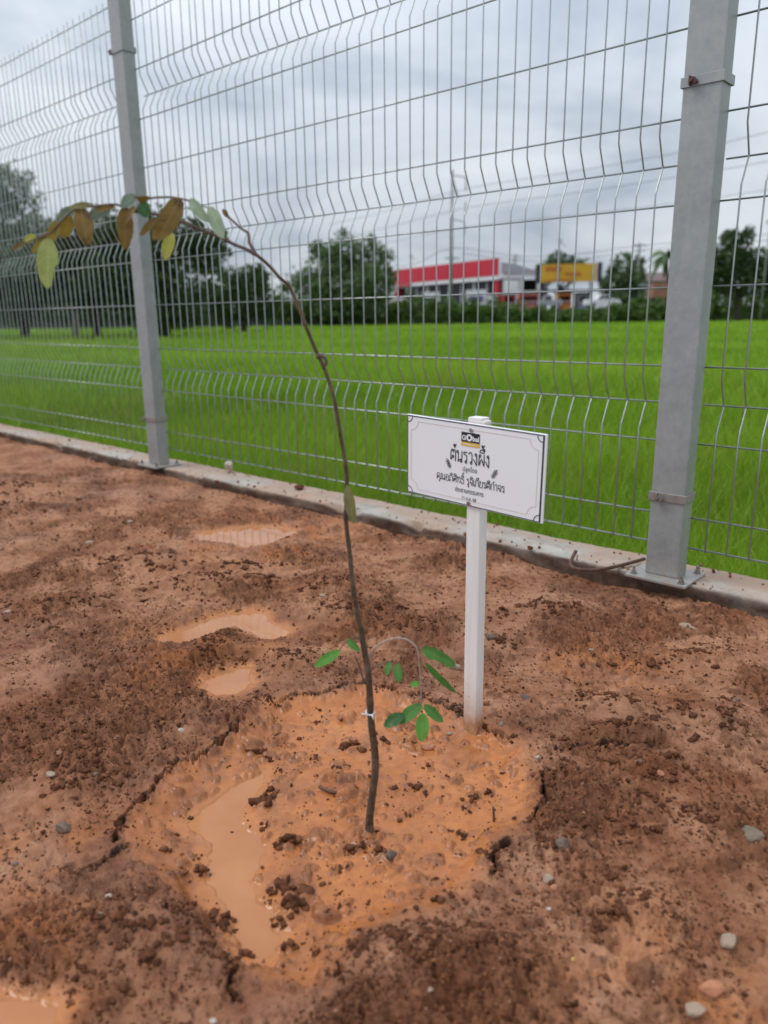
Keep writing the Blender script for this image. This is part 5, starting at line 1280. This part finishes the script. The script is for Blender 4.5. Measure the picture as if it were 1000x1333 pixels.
# yellow billboard
A4, B4 = dpt(704, 362, 91), dpt(776, 362, 89)
bl_ = math.hypot(B4[0] - A4[0], B4[1] - A4[1]); bb = thing('billboard', 'long yellow billboard above the roadside stalls', 'billboard', (A4[0], A4[1], RZ), math.atan2(B4[1] - A4[1], B4[0] - A4[0]))
bz_ = (408.5 - 360) / FPX * 90 + CAM_H - RZ
bpan = MB().box((bl_ / 2, 0, bz_), (bl_, .25, 1.95)).build('board_panel', M['yellow'], bb)
pr = MB()
for i in range(5): pr.box((.7 + i * .36, -.14, bz_ + .45 + .06 * (i % 2)), (.26, .03, .55))
for i in range(6): pr.box((2.9 + i * .30, -.14, bz_ - .1 - .05 * (i % 3)), (.20, .03, .42))
for i in range(7): pr.box((.6 + i * .5, -.14, bz_ - .75), (.36, .03, .18))
pr.build('board_print', M['brown_red'], bpan)
for x in (-.35, bl_ + .35): MB().box((x, .1, bz_), (.5, .4, 2.1)).build('end_panel', M['dark'], bb)
for x in (.6, bl_ / 2, bl_ - .6): MB().cyl((x, .2, bz_ / 2), .12, bz_, 8).build('pole', M['pole'], bb)
# awning and kiosks below it
def kiosk(name, label, x0_, x1_, y_top, Y, mat, roofm, cat='stall'):
    a, b_ = dpt(x0_, 395, Y), dpt(x1_, 395, Y); w_ = b_[0] - a[0]; h_ = dpt(x0_, y_top, Y)[2] - RZ
    r = thing(name, label, cat, ((a[0] + b_[0]) / 2, Y, RZ))
    d = 2.0
    MB().box((0, .0, h_ * .22), (w_, .08, h_ * .44)).build('front_panel', mat, r)
    for s in (-1, 1): MB().box((s * (w_ / 2 - .04), d / 2 + .04, h_ / 2), (.08, d - .08, h_)).build('side_panel', mat, r)
    MB().box((0, d, h_ / 2), (w_, .06, h_)).build('back_panel', mat, r)
    MB().box((0, d / 2 - .25, h_ + .05), (w_ + .4, d + .9, .10)).build('roof', roofm, r)
    MB().box((0, -.12, h_ * .46), (w_ + .1, .4, .06)).build('counter', M['white_paint'], r)
    MB().box((0, -.05, h_ * .86), (w_, .06, h_ * .2)).build('header', mat, r)
    return r
kiosk('roadside_stall', 'dark red stall right of the shop', 656, 671, 384, 88, M['red_paint'], M['grey_wall'])
kiosk('roadside_stall', 'pink stall with an open counter below the left end of the billboard', 677, 701, 380, 88, M['pink'], M['white_paint'])
kiosk('roadside_stall', 'orange kiosk under the middle of the billboard', 727, 744, 380, 88, M['orange'], M['dark'])
kiosk('roadside_stall', 'small blue grey kiosk left of the white car', 753, 766, 382, 89, M['blue_grey'], M['dark'])
aw = thing('awning', 'long dark awning under the yellow billboard', 'awning', tuple(dpt(738, 400, 91.5)))
aw.location.z = RZ; ah = dpt(738, 378, 91.5)[2] - RZ
awl = 84 / FPX * 91.5
MB().box((0, 0, ah), (awl, 2.2, .14)).build('roof', M['dark'], aw)
for x in (-awl / 2 + .2, 0, awl / 2 - .2): MB().cyl((x, -.9, ah / 2), .06, ah, 8).build('post', M['pole'], aw)
def banner(px, py, w_, h_, Y, mat, label):
    c = dpt(px, py, Y); sc = Y / FPX; r = thing('banner', label, 'banner', (c[0], Y, RZ), 0, 'roadside banners')
    z1_ = c[2] - RZ + h_ * sc / 2
    MB().box((0, 0, z1_ - h_ * sc / 2), (w_ * sc, .05, h_ * sc)).build('banner_sheet', M['white_paint'], r); MB().box((0, -.05, z1_ - h_ * sc * .55), (w_ * sc * .7, .03, h_ * sc * .3)).build('banner_print', mat, r)
    for s in (-1, 1): MB().cyl((s * w_ * sc * .52, 0, z1_ / 2), .04, z1_, 6).build('post', M['pole'], r)
banner(560, 389, 24, 16, 89, M['purple'], 'low white and purple banner in front of the shop, left of the pole'); banner(620, 387, 26, 18, 87.5, M['purple'], 'low white and purple banner in front of the shop, right of the pole'); banner(641, 392, 12, 15, 87, M['grey_wall'], 'white board at the right corner of the shop'); banner(520, 393, 26, 10, 92, M['brown_red'], 'low pale board left of the shop, above the hedge')
def car(px, Y, length, label, mat, pickup=False, head=-1, name='parked_car', cat='car', group=None):
    c = dpt(px, 400, Y); r = thing(name, label, cat, (c[0], Y, RZ), 0, group)
    L = length / 2; W_ = .85
    prof_ = [(-L, .35), (-L + .02, .75), (-L + .15, .9), (-L * .55, 1.0), (-L * .28, 1.42), (L * .18, 1.46), (L * .42, 1.02), (L - .1, .95), (L, .7), (L - .02, .35)] if not pickup else [(-L, .4), (-L + .03, .85), (-L * .55, 1.0), (-L * .35, 1.5), (L * .1, 1.52), (L * .18, 1.02), (L, 1.0), (L, .42)]
    MB().prism([(x * -head, z) for x, z in prof_], -W_, W_).build('body', mat, r, bevel=.05)
    wp = [(-L * .50, 1.04), (-L * .27, 1.36), (-.06, 1.38), (-.06, 1.04)], [(.04, 1.04), (.04, 1.38), (L * .16, 1.38), (L * .36, 1.06)]
    if pickup: wp = [(-L * .50, 1.05), (-L * .33, 1.42), (-L * .16, 1.43), (-L * .16, 1.05)], [(-L * .12, 1.05), (-L * .12, 1.43), (L * .07, 1.44), (L * .13, 1.07)]
    for P in wp:
        for s in (-1, 1): MB().prism([(x * -head, z) for x, z in P], s * (W_ + .012) - .01, s * (W_ + .012) + .01).build('side_window', M['glass'], r)
    for x in (-L * .62, L * .60):
        for s in (-1, 1):
            w_ = MB().cyl((x * -head, s * (W_ - .06), .31), .31, .2, 16, 1).build('wheel', M['tyre'], r); MB().cyl((x * -head, s * (W_ + .05), .31), .19, .03, 12, 1).build('rim', M['rim'], w_)
    for s in (-1, 1): MB().box(((-L - .005) * -head, s * .6, .72), (.04, .3, .14)).build('headlight', M['lamp_head'], r)
car(783, 85.5, 3.75, 'white car on the road right of the billboard', M['car_white'], head=1); car(714, 87.5, 2.7, 'pale pickup parked between the pink stall and the orange kiosk', M['roof'], True, name='pickup_truck', cat='pickup truck')
# truck with an orange body right of the tree
ct_ = dpt(858, 400, 84); tk = thing('orange_truck', 'faded orange sided lorry under a blue grey sheet roof, left of the near post', 'truck', (ct_[0], 84, RZ))
tl = 26 / FPX * 84
MB().box((0, 0, 1.75), (tl, 1.9, 1.5)).build('cargo_body', M['rust_orange'], tk, bevel=.03); MB().box((-tl * .02, 0, .85), (tl * 1.02, 1.7, .26)).build('chassis', M['dark'], tk); MB().box((tl * .5 + .55, 0, 1.5), (1.0, 1.8, 1.6)).build('cab', M['blue_grey'], tk, bevel=.12)
for x in (-tl * .3, tl * .5 + .5):
    for s in (-1, 1): MB().cyl((x, s * .82, .42), .42, .26, 14, 1).build('wheel', M['tyre'], tk)
sr = thing('sheet_roof_shelter', 'shelter with a blue grey sheet roof above the orange lorry', 'shelter', tuple(dpt(856, 400, 87))); sr.location.z = RZ
sh_ = dpt(856, 375, 87)[2] - RZ; sw_ = 38 / FPX * 87
MB().prism([(-sw_ / 2, sh_ + .3), (sw_ / 2, sh_ - .2), (sw_ / 2, sh_ - .08), (-sw_ / 2, sh_ + .42)], -1.8, 1.8).build('roof', M['blue_grey'], sr)
for x in (-sw_ / 2 + .1, sw_ / 2 - .1):
    for y in (-1.6, 1.6): MB().cyl((x, y, (sh_ - .2) / 2), .06, sh_ - .2, 8).build('post', M['pole'], sr)
# houses right
def house(px, Y, half, wall_top_px, roof_top_px, label, wm, rm):
    c = dpt(px, 400, Y); r = thing('house', label, 'house', (c[0], Y, RZ), 0, 'houses beyond the road'); w_ = half / FPX * Y
    zt = dpt(px, wall_top_px, Y)[2] - RZ; zr = dpt(px, roof_top_px, Y)[2] - RZ
    MB().box((0, 3, zt / 2), (w_ * 1.8, 6, zt)).build('wall', wm, r)
    MB().add([(-w_, -.6, zt), (w_, -.6, zt), (w_, 6.6, zt), (-w_, 6.6, zt), (-w_ * .8, 3, zr), (w_ * .8, 3, zr)], [[0, 1, 5, 4], [2, 3, 4, 5], [1, 2, 5], [3, 0, 4], [3, 2, 1, 0]]).build('roof', rm, r)
    for x in (-.45, .1, .5): MB().box((x * w_, -.03, zt * .75), (w_ * .28, .1, zt * .2)).build('window', M['glass'], r)
house(857, 104, 24, 366, 353, 'brown roofed house behind the palm, left of the near post', M['house_wall'], M['brown_roof']); house(930, 100, 16, 374, 362, 'pale house just right of the near post', M['white_paint'], M['brown_roof']); house(992, 96, 12, 384, 374, 'small pale house at the right picture edge', M['white_paint'], M['roof']); house(420, 110, 16, 385, 374, 'grey roofed house left of the big round tree', M['house_wall'], M['brown_roof'])
# poles and lines
PZ = .2
def pole(px, py_top, Y, r, label, arms=(), name='utility_pole', group='utility poles along the road', cat='utility pole'):
    p = dpt(px, py_top, Y); h_ = p[2] - PZ
    o = thing(name, label, cat, (p[0], Y, PZ), 0, group)
    MB().tube([(0, 0, 0), (0, 0, h_)], [r * 1.3, r * .8], 8).build('pole', M['pole'], o, smooth=True)
    sc = Y / FPX
    for (x0_, y0_, x1_, y1_, rr) in arms:
        MB().tube([((x0_ - px) * sc, 0, h_ - (y0_ - py_top) * sc), ((x1_ - px) * sc, 0, h_ - (y1_ - py_top) * sc)], rr, 6).build('cross_arm', M['pole'], o)
    return o
pole(589, 221, 77, .13, 'tall concrete utility pole with brackets, standing in front of the red shop', [(589, 227, 606, 229.5, .05), (605.5, 230, 605.5, 245, .06), (589, 229, 597, 253, .05), (605.5, 258, 605.5, 270, .06), (589, 277, 604.5, 280, .05), (604.5, 281, 604.5, 295, .06), (581, 322, 598, 322.5, .07)])
pole(671, 331, 100, .14, 'short utility pole behind the warehouse roof', [(664, 333, 678, 333, .06), (665, 338, 677, 338, .06)])
pole(833, 316, 95, .15, 'utility pole with a cross arm left of the palm', [(825, 319, 842, 319, .09), (827, 325, 840, 325, .06)])
pole(345, 356, 105, .12, 'small pole over the round dark tree, left one of a pair', [(340, 358, 349, 358, .06)]); pole(373, 355, 105, .12, 'small pole right of the round dark tree, right one of a pair', [(368, 357, 378, 357, .06)])
def street_lamp(px, py, x2, y2, Y, label):
    o = pole(px, py, Y, .06, label, [(px, py + 1, x2, y2, .03)], 'street_lamp', 'street lamps along the road', 'street lamp'); sc = Y / FPX
    p = dpt(px, py, Y); MB().box(((0) * sc, 0, p[2] - PZ + .05), (.55, .25, .16)).build('lamp_head', M['lamp_head'], o)
street_lamp(729, 313, 738, 321, 90, 'street lamp above the left part of the billboard'); street_lamp(535, 334, 541, 337, 96, 'street lamp above the left part of the red shop'); street_lamp(1003, 289, 998, 292, 60, 'street lamp poking in at the right picture edge')
def line(pts, r, label, group='power lines'):
    P = [dpt(x, y, Y) for x, y, Y in pts]; c = P[0]
    o = MB().tube([p - c for p in spline(P, 4)], r, 5).build('power_line', M['cable'], None, smooth=True, loc=tuple(c)); tag(o, label, 'power line', group)
line([(430, 292, 96), (500, 276, 90), (606, 246, 77), (750, 223, 70), (890, 197.5, 64), (1000, 172, 58), (1150, 135, 52)], .020, 'topmost power line, running from the tall pole up to the right')
line([(430, 313, 96), (500, 297, 90), (606, 271, 77), (750, 251, 70), (890, 229, 64), (1000, 210, 58), (1150, 180, 52)], .020, 'second power line below the top one, crossing behind the near post')
line([(430, 330, 96), (500, 317, 90), (605, 296, 77), (750, 280, 70), (890, 263, 64), (1000, 247, 58), (1150, 224, 52)], .018, 'third power line down from the top of the tall pole')
line([(440, 352, 100), (535, 345, 98), (590, 323, 77), (671, 334, 100), (740, 332, 98), (833, 320, 95), (1000, 305, 80), (1150, 290, 72)], .028, 'lower cable bundle strung past the shop roof and the cross arm pole'); line([(600, 330, 98), (671, 338, 100), (740, 340, 98), (833, 326, 95), (1000, 313, 80), (1150, 300, 72)], .026, 'lowest cable sagging behind the yellow billboard')
